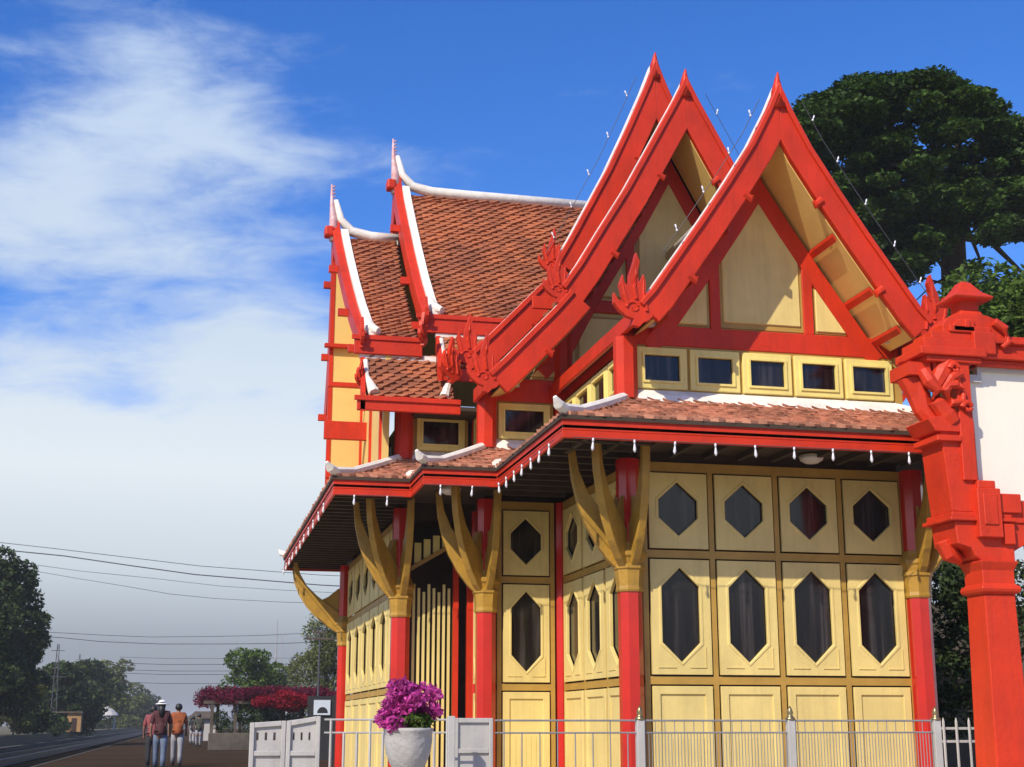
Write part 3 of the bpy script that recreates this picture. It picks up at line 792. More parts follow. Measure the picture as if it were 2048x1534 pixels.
# ---- left arm roofs (ridge along X), gables facing left
YC = 20.2
def gable_left(xtop, xfoot, xr, prof, label_low, low, rise, foot_fin=True, yc=YC, bw=.26):
    """prof: (dy,z) outer profile from apex; verge leans from xtop at apex to xfoot at foot"""
    zt, zf = prof[0][1], prof[-1][1]
    def P(s, d, z, dx=0.0): return Vector((xtop + (xfoot - xtop) * (zt - z) / (zt - zf) + dx, yc + s * d, z))
    for s in (-1, 1):
        pr = prof
        inn = inset(pr, bw)
        o_ = MB().ribbon([P(s, d, z) for d, z in pr], [P(s, d, z) for d, z in inn], (.12, 0, 0)).build('bargeboard', 'red', PAV)
        bevel(o_, .01, 2)
        dk0 = [P(s, d, z - .03, .09) for d, z in pr]; dk1 = [Vector((xr, yc + s * d, z - .03)) for d, z in pr]
        # straight deck from a normal ridge, the verge kicks up only near the spire
        zr = ridge_z = pr[2][1] if False else None
        dk = [(d, z) for d, z in pr[1:]]; ridge = rise
        top = (0, ridge)
        dkp = [top] + [(d, min(z, ridge - .02)) for d, z in pr[2:]]
        a0 = [Vector((P(s, d, z).x + .12, yc + s * d, z - .04)) for d, z in dkp]; a1 = [Vector((xr, yc + s * d, z - .04)) for d, z in dkp]
        rf_ = slab(MB(), a0, a1, .05).build('arm_roof', 'under', PAV)
        if s < 0: tiles(MB(), [p + Vector((0, 0, .01)) for p in a0], [p + Vector((0, 0, .01)) for p in a1], .17, .066, .022, .018, .02).build('roof_tiles', 'tile', rf_)
        so_ = slab(MB(), [p + Vector((-.05, 0, -.07)) for p in a0], [Vector((XA + .1, p.y, p.z - .07)) for p in a1] if xtop < 2.2 else [p + Vector((0, 0, -.07)) for p in a1], .02).build('gable_soffit', 'soffit', rf_)
        vg = MB().ribbon([P(s, d, z + .055, .121) for d, z in pr[1:]], [P(s, d, z - .08, .121) for d, z in pr[1:]], (.11, 0, 0)); vg.build('white_verge', 'white', rf_)
        d, z = pr[-1]
        # white flare and fascia at the foot
        if s < 0:
            fo = P(s, d, z); MB().tube([fo + Vector((.12, .25, .28)), fo + Vector((.15, .08, .1)), fo + Vector((.25, -.02, .05))], [.05, .09, .05], 8).build('white_foot_mortar', 'white', rf_)
            fb = MB().box(fo.x - .06, xr if xtop > 2.2 else 2.78, fo.y - .03, fo.y + .04, z - .26, z - .02); fb.box(fo.x - .10, xr if xtop > 2.2 else 2.78, fo.y - .05, fo.y - .028, z - .075, z - .01)
            bevel(fb.build('eave_board', 'red', PAV), .006)
            f = MB(); finial(f, fo + Vector((.03, -.02, -.05)), (0, -1, 0), .55, .06); bevel(f.build('finial', 'red', PAV), .008, 2)
        # purlin ends
        pu = MB()
        for t_ in (.35, .62, .88):
            d, z = interp(pr, t_); q = P(s, d, z - bw - .06); pu.box(q.x - .12, q.x + .5, q.y - .04, q.y + .04, q.z - .05, q.z + .05)
        build_split(pu, 'purlin', 'red', o_)
    # ridge with upswept end and spire
    x0 = xtop
    MB().tube([(xr, yc, rise + .03), (x0 + 1.1, yc, rise + .04), (x0 + .6, yc, rise + .05), (x0 + .3, yc, rise + .12), (x0 + .14, yc, rise + .30), (x0 + .06, yc, rise + .60)], [.085, .085, .085, .075, .06, .035], 8).build('white_ridge', 'white', PAV, smooth=True)
    sp = MB().tube([(x0 + .06, yc, zt - .35), (x0 + .03, yc, zt), (x0, yc, zt + .25), (x0 - .01, yc, zt + .55)], [.085, .06, .03, .012], 8)
    for i in range(12):
        z = zt - .1 + i * .055; r = .05 - i * .0025
        sp.tube([(x0 + .02 - r, yc, z), (x0 + .02 + r, yc, z + .02)], [.012, .012], 6)
    sp.build('spire', 'pinkred', PAV, smooth=True)
    fr_ = MB().box(x0 - .10, x0 + .04, yc - .10, yc + .10, zt - .30, zt - .14); bevel(fr_.build('ridge_end_boss', 'red', PAV), .03, 2)


AB = [(0, 9.35), (.10, 9.05), (.22, 8.85), (.62, 8.32), (1.1, 7.72), (1.6, 7.15), (2.1, 6.66), (2.42, 6.40)]
AA = [(0, 8.52), (.10, 8.28), (.22, 8.12), (.62, 7.66), (1.1, 7.16), (1.6, 6.70), (2.15, 6.28), (2.5, 6.04)]
gable_left(2.68, 2.80, 6.0, AB, None, None, 9.02)
gable_left(1.76, 1.95, 2.75, AA, None, None, 8.22)
# lower tiers of the arm
for x0, x1, yt, zt_, yb, zb_ in ((2.02, 3.16, 17.74, 5.74, 17.32, 5.12), (3.02, 3.75, 17.80, 6.10, 17.46, 5.60)):
    a = [(x0, yt, zt_), (x0, (yt + yb) / 2, (zt_ + zb_) / 2 - .04), (x0, yb, zb_)]; b_ = [(x1, p[1], p[2]) for p in a]
    r_ = slab(MB(), a, b_, .05).build('lower_tier_roof', 'under', PAV)
    tiles(MB(), [(p[0], p[1], p[2] + .01) for p in a], [(p[0], p[1], p[2] + .01) for p in b_], .16, .066, .022, .018, .02).build('roof_tiles', 'tile', r_)
    MB().box(x0 - .05, x1 + .05, yt - .03, yt + .05, zt_ - .01, zt_ + .06).build('white_flashing', 'white', r_)
    q_ = MB().tube([(x0 + .02, yt - .05, zt_ - .05), (x0 + .01, (yt + yb) / 2, (zt_ + zb_) / 2), (x0 + .10, yb + .02, zb_ + .06)], [.035, .05, .075], 8).tube([(x1 - .02, yt - .05, zt_ - .2), (x1 - .05, (yt + yb) / 2, (zt_ + zb_) / 2), (x1 - .14, yb + .02, zb_ + .05)], [.02, .04, .065], 8); build_split(q_, 'white_verge', 'white', r_)
    MB().ribbon([(x0 - .04, yt + .05, zt_ + .10), (x0 - .08, yb - .06, zb_ + .05)], [(x0 - .04, yt + .05, zt_ - .16), (x0 - .08, yb - .06, zb_ - .2)], (.06, 0, 0)).build('bargeboard', 'red', PAV)
fb = MB().box(1.90, 3.22, 17.26, 17.32, 4.94, 5.12).box(1.86, 3.22, 17.235, 17.262, 5.06, 5.125); bevel(fb.build('eave_board', 'red', PAV), .006)
MB().box(3.0, 3.8, 17.42, 17.47, 5.42, 5.58).build('eave_board', 'red', PAV)
MB().box(2.7, 3.6, 17.4, 18.0, 5.02, 5.07).build('eave_soffit', 'under', PAV)
f = MB(); finial(f, (3.12, 17.26, 5.55), (-.9, -.43, 0), .8); bevel(f.build('finial', 'red', PAV), .008, 2)
f = MB(); finial(f, (2.75, 17.4, 6.0), (-.5, -.85, 0), .6); bevel(f.build('finial', 'red', PAV), .008, 2)
f = MB(); finial(f, (1.98, 17.5, 5.40), (-.7, -.7, 0), .5); bevel(f.build('finial', 'red', PAV), .008, 2)
# left end gable wall and its returned eaves
We = wall((2.30, 22.6), (2.30, 17.85), (-1, 0))
pf = [(d, z) for d, z in AA]
lp = [(2.4 + d - .0, z - .25) for d, z in pf[::-1]] ; lp = [(2.4 - d, z - .25) for d, z in pf[::-1]] + [(2.4 + d, z - .25) for d, z in pf[1:]]
lp += [(4.75, 4.1), (.02, 4.1)]
ew = MB().plate(We, lp, [], -.08, 0).build('end_wall', 'soffit', PAV)
eb = MB()
for s_0 in (.02, 1.2, 2.35, 3.5, 4.6): eb.wbox(We, s_0, s_0 + .09, 4.1, 5.9, -.01, .03)
build_split(eb, 'end_wall_post', 'red', ew)
# returned eave boards that poke out on the far side of the end gable
for z, x0, x1, h in ((6.52, 1.72, 2.3, .06), (5.78, 1.74, 2.4, .07), (5.02, 1.70, 2.6, .26), (4.46, 1.74, 2.3, .07)):
    bevel(MB().box(x0, x1, 20.2 if z > 6 else 19.6, 20.28 if z > 6 else 19.68, z, z + h).build('eave_return', 'red', PAV), .006)
MB().box(1.86, 2.35, 20.30, 20.36, 4.1, 7.9).build('end_fin_wall', 'soffit', PAV)
MB().box(1.80, 1.86, 20.29, 20.37, 4.1, 8.0).build('end_post', 'red', PAV)

# ================================================================== lights on the pavilion
def string(name_label, pts, spacing, hang=.10, amp=1.0, side=(0, 0, -1), cat='string lights'):
    pts = [Vector(p) for p in pts]; t = empty('string_light', pts[0], name_label, cat, 'strings of clear bulbs on the pavilion roofs')
    MB().tube(pts, .004, 5).build('cable', 'wire', t)
    sd = Vector(side)
    for i in range(len(pts) - 1):
        a, b = pts[i], pts[i + 1]; n = max(1, round((b - a).length / spacing))
        for k in range(n):
            p = a.lerp(b, (k + .5) / n); ang = random.uniform(-.25, .25); s = Vector((ang * .4, 0, 0)) + sd
            MB().tube([p, p + s * hang * .35], [.010, .012], 6).tube([p + s * hang * .35, p + s * hang * .6, p + s * hang, p + s * hang * 1.25], [.005, .11 * hang, .17 * hang, .006], 7).build('bulb', 'bulb', t, smooth=True)
    return t
zc = 3.795
string('bulbs along the wide front eave under the five clerestory windows', [(3.5, 12.88, zc), (8.5, 12.88, zc)], .40)
string('bulbs on the eave that recedes left of the front wing', [(3.36, 13.05, zc), (3.36, 15.8, zc)], .42)
string('bulbs under the middle short eave beside the inner corner', [(3.3, 15.90, zc), (2.55, 15.90, zc)], .5)
string('bulbs under the leftmost short eave near the corner hip', [(2.45, 16.86, zc), (1.65, 16.86, zc)], .33)
string('bulbs along the far left end eave seen edge on', [(1.55, 17.2, zc), (1.55, 25.6, zc)], .75)
string('bulbs up the outer left edge of the tallest gable', [(XC - d - .14, 17.38, z + .10) for d, z in G1u[1:]], .75, 0.070, side=(-.3, 0, 1))
string('bulbs down the right edge of the middle gable', [(XC + d + .10, 16.18, z + .08) for d, z in G2u[1:5]], .8, 0.063, side=(.2, 0, 1))
string('bulbs up the left edge of the front gable', [(XC - d - .10, 13.28, z + .08) for d, z in G3[1:6]], .7, 0.063, side=(-.2, 0, 1))
string('bulbs down the right edge of the front gable', [(XC + d + .12, 13.28, z + .10) for d, z in G3[1:7]], .6, 0.056, side=(.3, 0, 1))


def dome_lamp(p, lab):
    t = empty('ceiling_lamp', p, lab, 'lamp', 'round lamps under the skirt eave')
    MB().lathe(p, [(.05, .0), (.13, -.005), (.14, -.03)], 20).build('lamp_base', 'brass', t, smooth=True)
    MB().lathe(p, [(.135, -.03), (.12, -.07), (.07, -.10), (.01, -.11)], 20).build('lamp_shade', 'lamp', t, smooth=True)
dome_lamp((2.98, 16.6, 3.90), 'round frosted lamp under the short middle eave'); dome_lamp((6.35, 13.7, 3.90), 'round frosted lamp under the wide front eave')


def spot(p, lab):
    t = empty('spotlight', p, lab, 'spotlight', 'small white spotlights on the pavilion beams'); p = Vector(p)
    MB().tube([p, p + Vector((0, -.04, .05))], .012, 6).build('stem', 'white', t)
    MB().lathe(p + Vector((0, -.05, 0)), [(.022, .07), (.03, .03), (.055, -.04), (.05, -.045)], 12).build('lamp_head', 'lamp', t, smooth=True)
spot(at(1030, 768, 16.9), 'small white spotlight above the single clerestory window of the middle wing')
spot(at(1302, 648, 13.9), 'small white spotlight at the left end of the front gable beam')
spot(at(1775, 682, 13.9), 'small white spotlight at the right end of the front gable beam')

# ================================================================== GATE / SIGN FRAME on the right
GT = empty('sign_gateway', (9.0, 12.3, 0), 'tall red masonry gateway framing a blank white panel', 'gateway')
GY = 12.3
def stackbox(mb, cx, prof, cy=GY + .17):
    """prof: (halfwidth, z)"""
    base = len(mb.v)
    for r, z in prof: mb.v += [(cx - r, cy - r, z), (cx + r, cy - r, z), (cx + r, cy + r, z), (cx - r, cy + r, z)]
    for i in range(len(prof) - 1):
        for k in range(4): mb.f.append((base + 4 * i + k, base + 4 * i + (k + 1) % 4, base + 4 * i + 4 + (k + 1) % 4, base + 4 * i + 4 + k))
    mb.f.append((base + 3, base + 2, base + 1, base)); n = base + 4 * (len(prof) - 1); mb.f.append((n, n + 1, n + 2, n + 3)); return mb


def pillar(cx, out):       # out: -1 left pillar, +1 right pillar
    p = bevel(stackbox(MB(), cx, [(.27, 0), (.27, .5), (.19, .58), (.165, 2.20), (.165, 2.32)]).build('pillar', 'gred', GT), .01, 2)
    bevel(stackbox(MB(), cx, [(.165, 2.32), (.20, 2.34), (.21, 2.37), (.20, 2.40), (.17, 2.42), (.17, 2.55), (.20, 2.62), (.205, 2.64)]).build('pillar_collar', 'gred', p), .006)
    # capital flaring to the outside, stepped
    cp = MB()
    x = lambda d: cx + out * d
    def bx(d0, d1, z0, z1, y0=GY - .02, y1=GY + .52): cp.box(min(x(d0), x(d1)), max(x(d0), x(d1)), y0, y1, z0, z1)
    cp.prism([(x(-.20), GY + .01, 2.64), (x(.16), GY + .01, 2.64), (x(.22), GY + .01, 2.68), (x(.26), GY + .01, 2.76), (x(.40), GY + .01, 2.80), (x(.42), GY + .01, 3.02), (x(-.20), GY + .01, 3.02)], (0, .46, 0))
    bx(-.22, .48, 3.02, 3.06, GY - .03, GY + .54); bx(-.20, .45, 3.06, 3.11, GY, GY + .50)
    bx(-.05, .20, 2.86, 3.34, GY - .07, GY + .33); bx(-.02, .17, 3.34, 3.42, GY - .04, GY + .33); bx(-.30, -.05, 3.11, 3.30)
    bx(.0, .15, 2.98, 3.28, GY - .085, GY - .07); bx(-.20, -.08, 2.80, 3.0, GY - .03, GY + .3)
    cp.tube([(x(.42), GY + .25, 2.86), (x(.36), GY + .25, 2.72), (x(.24), GY + .25, 2.66)], [.10, .09, .05], 8)
    cp.prism([(x(.43), GY + .02, 3.11), (x(.46), GY + .02, 3.45), (x(.50), GY + .02, 3.98), (x(.12), GY + .02, 3.98), (x(.12), GY + .02, 3.11)], (0, .42, 0))
    cp.prism([(x(.56), GY - .01, 3.90), (x(.64), GY - .01, 4.02), (x(.40), GY - .01, 4.08), (x(.14), GY - .01, 4.02), (x(.14), GY - .01, 3.90)], (0, .46, 0))
    bx(.30, .56, 3.80, 3.86, GY - .03, GY + .46)
    bevel(cp.build('capital', 'gred', p), .008)
    # stile next to the panel
    st = MB(); st.box(min(x(.15), x(.30)), max(x(.15), x(.30)), GY - .015, GY + .3, 3.42, 4.62); bevel(st.build('panel_stile', 'gred', p), .006)
    # carved volute bracket
    vb = MB()
    def V(d, z, y=GY + .05): return (x(d), y, z)
    vb.tube([V(.34, 4.62), V(.42, 4.50), V(.50, 4.36), V(.50, 4.20), V(.40, 4.08), V(.34, 4.0)], [.10, .11, .085, .085, .10, .09], 10)
    vb.tube([V(.26, 4.50, GY - .01), V(.36, 4.44, GY - .02), V(.44, 4.30, GY - .02), V(.38, 4.18, GY - .02), V(.26, 4.20, GY - .03), V(.24, 4.30, GY - .03)], [.06, .055, .055, .05, .045, .02], 10)
    vb.tube([V(.42, 4.36, GY - .02), V(.32, 4.37, GY - .05), V(.27, 4.33, GY - .06), V(.30, 4.42, GY - .06)], [.05, .045, .03, .01], 8)
    vb.tube([V(.66, 4.62, GY + .22), V(.68, 4.46, GY + .22), V(.60, 4.28, GY + .2), V(.58, 4.14, GY + .18), V(.50, 4.02, GY + .16)], [.13, .13, .12, .10, .09], 10)
    vb.tube([V(.62, 4.52, GY + .05), V(.58, 4.40, GY + .02), V(.50, 4.30, GY + .0), V(.56, 4.22, GY + .02)], [.07, .075, .06, .02], 8)
    vb.box(min(x(.54), x(.78)), max(x(.54), x(.78)), GY + .04, GY + .44, 4.47, 4.60)
    # two scroll curls
    for cz, cd, r in ((4.14, .22, .06), (4.53, .33, .055)):
        pts = [V(cd + r * math.cos(a) * (1 - a / 9), cz + r * math.sin(a) * (1 - a / 9), GY - .05) for a in np.linspace(0, 6.2, 14)]
        vb.tube(pts, [.032 - .0012 * i for i in range(14)], 8)
    vb.box(min(x(.36), x(.52)), max(x(.36), x(.52)), GY + .02, GY + .28, 4.44, 4.60)
    bevel(vb.build('volute_bracket', 'gred', p, smooth=False), .008)
    # entablature with curved shoulders and finial cap
    en = MB()
    bx2 = lambda d0, d1, z0, z1, y0, y1: en.box(min(x(d0), x(d1)), max(x(d0), x(d1)), y0, y1, z0, z1)
    bx2(.02, .62, 4.60, 4.66, GY - .04, GY + .42); bx2(-.02, .70, 4.66, 4.745, GY - .08, GY + .46); bx2(.0, .64, 4.745, 4.84, GY - .04, GY + .42); bx2(.02, .54, 4.84, 4.92, GY - .01, GY + .36)
    bx2(-.12, .34, 4.92, 4.99, GY - .03, GY + .34)
    sh = [(x(.40), 4.92), (x(.40), 5.0), (x(.34), 5.07), (x(.24), 5.12), (x(-.10), 5.12), (x(-.22), 5.08), (x(-.32), 4.98), (x(-.36), 4.86)]
    en.prism([(a, GY + .0, z) for a, z in sh], (0, .30, 0))
    en.prism([(x(.30), GY - .03, 4.93), (x(.30), GY - .03, 5.0), (x(.22), GY - .03, 5.06), (x(.06), GY - .03, 5.06), (x(.06), GY - .03, 4.93)], (0, .03, 0))
    bx2(.12, .18, 4.97, 5.05, GY - .05, GY - .03)
    bx2(-.14, .10, 4.70, 4.93, GY - .06, GY + .02)
    en.tube([(x(-.16), GY - .02, 5.05), (x(-.27), GY - .03, 4.98), (x(-.30), GY - .03, 4.84), (x(-.22), GY - .03, 4.78)], [.05, .05, .045, .03], 8)
    bevel(en.build('entablature', 'gred', p), .010, 2)
    fi = MB(); stackbox(fi, x(.06), [(.13, 5.12), (.115, 5.16), (.10, 5.17), (.10, 5.27), (.20, 5.275), (.215, 5.30), (.14, 5.36), (.09, 5.43), (.06, 5.48), (.03, 5.50)], GY + .14)
    bevel(fi.build('finial_cap', 'gred', p), .008, 2)
    return p
pillar(7.59, -1); pillar(10.4, 1)
xL, xR = 7.30, 10.69
b = MB()
b.box(7.5, 10.5, GY + .02, GY + .26, 4.60, 4.66); b.box(7.5, 10.5, GY - .03, GY + .30, 4.66, 4.72); b.box(7.5, 10.5, GY + .0, GY + .28, 4.72, 4.82); b.box(7.5, 10.5, GY - .05, GY + .32, 4.82, 4.87); b.box(7.5, 10.5, GY + .02, GY + .26, 4.87, 4.92)
bevel(b.build('top_beam', 'gred', GT), .008)
b = MB()
b.box(7.5, 10.5, GY + .02, GY + .26, 3.02, 3.24)
# arch under the beam
arch = [(7.72, GY + .04, 2.62)] + [(9.0 - 1.28 * math.cos(a), GY + .04, 2.62 + .34 * math.sin(a)) for a in np.linspace(0, math.pi, 25)][1:] + [(10.28, GY + .04, 3.03), (7.72, GY + .04, 3.03)]
b.prism(arch, (0, .2, 0)); bevel(b.build('arched_beam', 'gred', GT), .006)
Wp_ = wall((0, GY + .14), (1, GY + .14), (0, -1))
def notched(a, c_, z0, z1, n): return [(a, z0), (c_, z0), (c_, z1 - n), (c_ - n, z1 - n), (c_ - n, z1), (a + n * 1.3, z1), (a + n * 1.3, z1 - n * .9), (a, z1 - n * .9)]
MB().plate(Wp_, notched(7.42, 10.57, 3.22, 4.62, .13), [], -.03, .01).build('sign_panel', 'panelw', GT)
MB().plate(Wp_, notched(7.38, 10.61, 3.2, 4.66, .16), [notched(7.46, 10.53, 3.26, 4.56, .13)], -.02, .05).build('panel_trim', 'greyt', GT)
b = MB()
for x in (7.36, 10.55):
    b.box(x, x + .10, GY + .02, GY + .16, 4.46, 4.61)
build_split(b, 'corner_block', 'gred', GT)

# ================================================================== FENCES, GATE, URN
FY = 12.3
def post(x, y, zt, m_, parent, w=.035, cap=True):
    o_ = bevel(MB().box(x - w, x + w, y - w, y + w, 0, zt).build('post', m_, parent), .004)
    if cap:
        MB().lathe((x, y, zt), [(.045, 0), (.048, .012), (.03, .03), (.022, .045), (.03, .065), (.018, .10), (.004, .125)], 12).build('post_cap', 'brass', o_, smooth=True)
def railing(x0, x1, y, lab, grp, pitch=.045, mk='fence', t=.005, zt=1.135):
    F_ = empty('railing', ((x0 + x1) / 2, y, 0), lab, 'railing', grp)
    r_ = MB().tube([(x0, y, zt), (x1, y, zt)], .009, 8).tube([(x0, y, zt - .105), (x1, y, zt - .105)], .008, 8).tube([(x0, y, .18), (x1, y, .18)], .009, 8); build_split(r_, 'rail', mk, F_)
    n = int((x1 - x0) / pitch); q = MB()
    for i in range(n):
        a = x0 + (i + .5) * (x1 - x0) / n; q.tube([(a, y, .1), (a, y, zt - .105 + (.105 if i % 3 == 0 else 0))], t, 5, caps=False)
    build_split(q, 'picket', mk, F_)
    return F_
F1_ = railing(2.62, 3.90, FY, 'thin grey picket railing before the single-window wall', 'grey picket railings', .145, t=.006)
F2_ = railing(3.97, 5.33, FY, 'thin grey picket railing before the left front windows', 'grey picket railings', .03, t=.004); F3_ = railing(5.40, 6.78, FY, 'thin grey picket railing before the right front windows', 'grey picket railings', .03, t=.004)
post(3.935, FY, 1.14, 'fencew', F1_); post(5.365, FY, 1.14, 'fencew', F2_); post(6.815, FY, 1.14, 'fencew', F3_)
# white panels
def solid_gate(x0, x1, y0, y1, zt0, zt1, lab, holes):
    d = Vector((x1 - x0, y1 - y0, 0)); L_ = d.length; n = Vector((d.y, -d.x, 0)).normalized()
    if n.y > 0: n = -n
    W = wall((x0, y0), (x1, y1), (n.x, n.y)); t = empty('white_gate', (x0, y0, 0), lab, 'gate')
    hs = []
    if holes:
        for i in range(3):
            a = .05 + i * (L_ - .08) / 3; hs += [rect(a, a + (L_ - .1) / 3 - .04, .98, 1.04)]
    MB().plate(W, [(0, .05), (L_, .05), (L_, zt1), (0, zt0)], hs, -.02, 0).build('gate_panel', 'fencew', t)
    f = MB(); f.wbox(W, 0, .035, 0.02, zt0, .0, .025); f.wbox(W, L_ - .035, L_, 0.02, zt1, .0, .025)
    f.ribbon([W(.035, zt0, .022), W(L_ - .035, zt1, .022)], [W(.035, zt0 - .04, .022), W(L_ - .035, zt1 - .04, .022)], n * -.022)
    f.wbox(W, .035, L_ - .035, .86, .90, .0, .02)
    bevel(f.build('gate_frame', 'fencew', t), .004)
    return t
solid_gate(.50, .78, 11.6, 11.6, 1.115, 1.13, 'white solid gate leaf at the far left with small slots', True)
solid_gate(.785, 1.05, 11.6, 11.58, 1.13, 1.165, 'white solid gate leaf next to the slim railing, with small slots', True)
solid_gate(2.26, 2.60, FY, FY, 1.155, 1.155, 'plain white metal board in a frame, right of the flower urn', False)
F4_ = railing(1.12, 2.20, 12.0, 'white picket railing behind the flower urn', 'grey picket railings', .10, 'fencew', .012, 1.14)
for x in (1.72, 2.18): post(x, 12.0, 1.17, 'fencew', F4_, .03, False)
F5 = empty('picket_fence', (7.7, 13.6, 0), 'white picket fence with pointed bars behind the red pillar', 'fence')
q = MB()
for i in range(7):
    a = 7.62 + i * .145; q.tube([(a, 13.6, 0), (a, 13.6, 1.13), (a, 13.6, 1.17)], [.014, .014, .004], 6)
build_split(q, 'picket', 'fencew', F5)
build_split(MB().box(7.5, 8.6, 13.61, 13.64, 1.05, 1.075).box(7.5, 8.6, 13.61, 13.64, .92, .945), 'rail', 'fencew', F5)

UX, UY = 1.44, 9.5
U = empty('flower_urn', (UX, UY, 0), 'white footed urn standing in front of the railing', 'urn')
MB().lathe((UX, UY, 0), [(.20, 0), (.20, .30), (.17, .32), (.17, .48), (.13, .50), (.09, .54), (.045, .62), (.04, .70), (.055, .76), (.07, .79), (.115, .84), (.148, .92), (.158, 1.0), (.158, 1.05), (.166, 1.06), (.166, 1.075), (.15, 1.08), (.14, 1.05)], 32).build('bowl', 'urn', U, smooth=True)
MB().lathe((UX, UY, 0), [(.143, 1.03), (.01, 1.045)], 20).build('soil', 'bark', U)


# ================================================================== vegetation
def leaves(name, m_, clumps, n, size, parent=None, flat=.7, shell=.55, up=0.0, **tags):
    """clumps: list of (centre, (rx,ry,rz)); n leaves in total, quads"""
    vol = np.array([c[1][0] * c[1][1] + c[1][0] * c[1][2] for c in clumps]); cnt = np.maximum(4, (vol / vol.sum() * n)).astype(int)
    C = []
    for (c_, r), k in zip(clumps, cnt):
        d = RNG.normal(size=(k, 3)); d /= np.linalg.norm(d, axis=1)[:, None]
        rad = RNG.uniform(shell, 1.0, (k, 1)) ** .6 * (1 + RNG.normal(0, .06, (k, 1)))
        C.append(np.array(c_) + d * rad * np.array(r))
    C = np.vstack(C); k = len(C)
    a = RNG.normal(size=(k, 3)); a[:, 2] *= flat; a /= np.linalg.norm(a, axis=1)[:, None]
    b = RNG.normal(size=(k, 3)); b[:, 2] *= flat; b -= (a * b).sum(1)[:, None] * a; b /= np.linalg.norm(b, axis=1)[:, None]
    s = size * RNG.uniform(.55, 1.35, (k, 1))
    V = np.empty((k, 4, 3)); V[:, 0] = C - a * s; V[:, 1] = C + b * s * .5; V[:, 2] = C + a * s; V[:, 3] = C - b * s * .5
    V = V.reshape(-1, 3)
    off = Vector((0, 0, 0))
    if parent is not None: off = Vector(parent.location)
    else: off = Vector(((V[:, 0].min() + V[:, 0].max()) / 2, (V[:, 1].min() + V[:, 1].max()) / 2, V[:, 2].min()))
    V = V - np.array(off)
    me = bpy.data.meshes.new(name); me.vertices.add(4 * k); me.loops.add(4 * k); me.polygons.add(k)
    me.vertices.foreach_set('co', V.astype(np.float32).ravel()); me.loops.foreach_set('vertex_index', np.arange(4 * k, dtype=np.int32))
    me.polygons.foreach_set('loop_start', np.arange(0, 4 * k, 4, dtype=np.int32)); me.polygons.foreach_set('loop_total', np.full(k, 4, dtype=np.int32))
    me.update(); me.validate(); me.materials.append(M[m_])
    o_ = bpy.data.objects.new(name, me); scene.collection.objects.link(o_)
    if parent is not None: o_.parent = parent
    else: o_.location = off
    for a_, b_ in tags.items(): o_[a_] = b_
    return o_


def tree(base, height, cw, lab, m_='leafd', n=6000, size=.16, grp=None, trunk=.18, cz=.35, ncl=14, name='leafy_tree', cat='tree', spread=1.0, top=1.0):
    t = empty(name, base, lab, cat, grp); bx, by, bz = base
    tr = MB(); tr.tube([(bx, by, bz), (bx + .05 * cw, by, bz + height * .3), (bx - .03 * cw, by, bz + height * .62)], [trunk, trunk * .75, trunk * .35], 8)
    cl = []
    for i in range(ncl):
        z = RNG.uniform(cz, .95); w = cw * (1 - max(0, (z - .55)) * 1.1 * top) * .5
        a = RNG.uniform(0, 2 * math.pi); r = w * RNG.uniform(.15, .8)
        c_ = (bx + math.cos(a) * r * spread, by + math.sin(a) * r, bz + height * z)
        rr = cw * RNG.uniform(.14, .26); cl.append((c_, (rr, rr, rr * .75)))
        if i < 7: tr.tube([(bx, by, bz + height * .3), ((bx + c_[0]) / 2, (by + c_[1]) / 2, bz + height * (z * .5 + .2)), c_], [trunk * .5, trunk * .28, trunk * .08], 6)
    tr.build('trunk', 'bark', t, smooth=True)
    leaves('crown', m_, cl, n, size, t)
    return t


# bougainvillea in the urn
BG = empty('bougainvillea', (UX, UY, 1.04), 'magenta bougainvillea bush growing in the white urn', 'flowers')
cl = []
for i in range(30):
    a = random.uniform(0, 6.28); r = random.uniform(.03, .18); z = 1.13 + random.uniform(0, .22)
    cl.append(((UX - .01 + math.cos(a) * r, UY + math.sin(a) * r, z), (.065, .065, .055)))
cl += [((UX - .17, UY - .05, 1.14), (.05, .05, .08)), ((UX + .17, UY - .03, 1.19), (.05, .05, .05)), ((UX - .10, UY - .10, 1.10), (.07, .05, .06))]
leaves('petals', 'mag', cl, 4200, .021, BG, flat=1.0, shell=.3)
leaves('foliage', 'leafb', [((UX + .02, UY - .02, 1.12), (.14, .14, .06))], 500, .020, BG, flat=1.0)
st = MB()
for i in range(9):
    a = random.uniform(0, 6.28); st.tube([(UX, UY, 1.04), (UX + math.cos(a) * .06, UY + math.sin(a) * .06, 1.14), (UX + math.cos(a) * .15, UY + math.sin(a) * .13, 1.28)], [.006, .004, .002], 5)
st.build('stems', 'bark', BG)

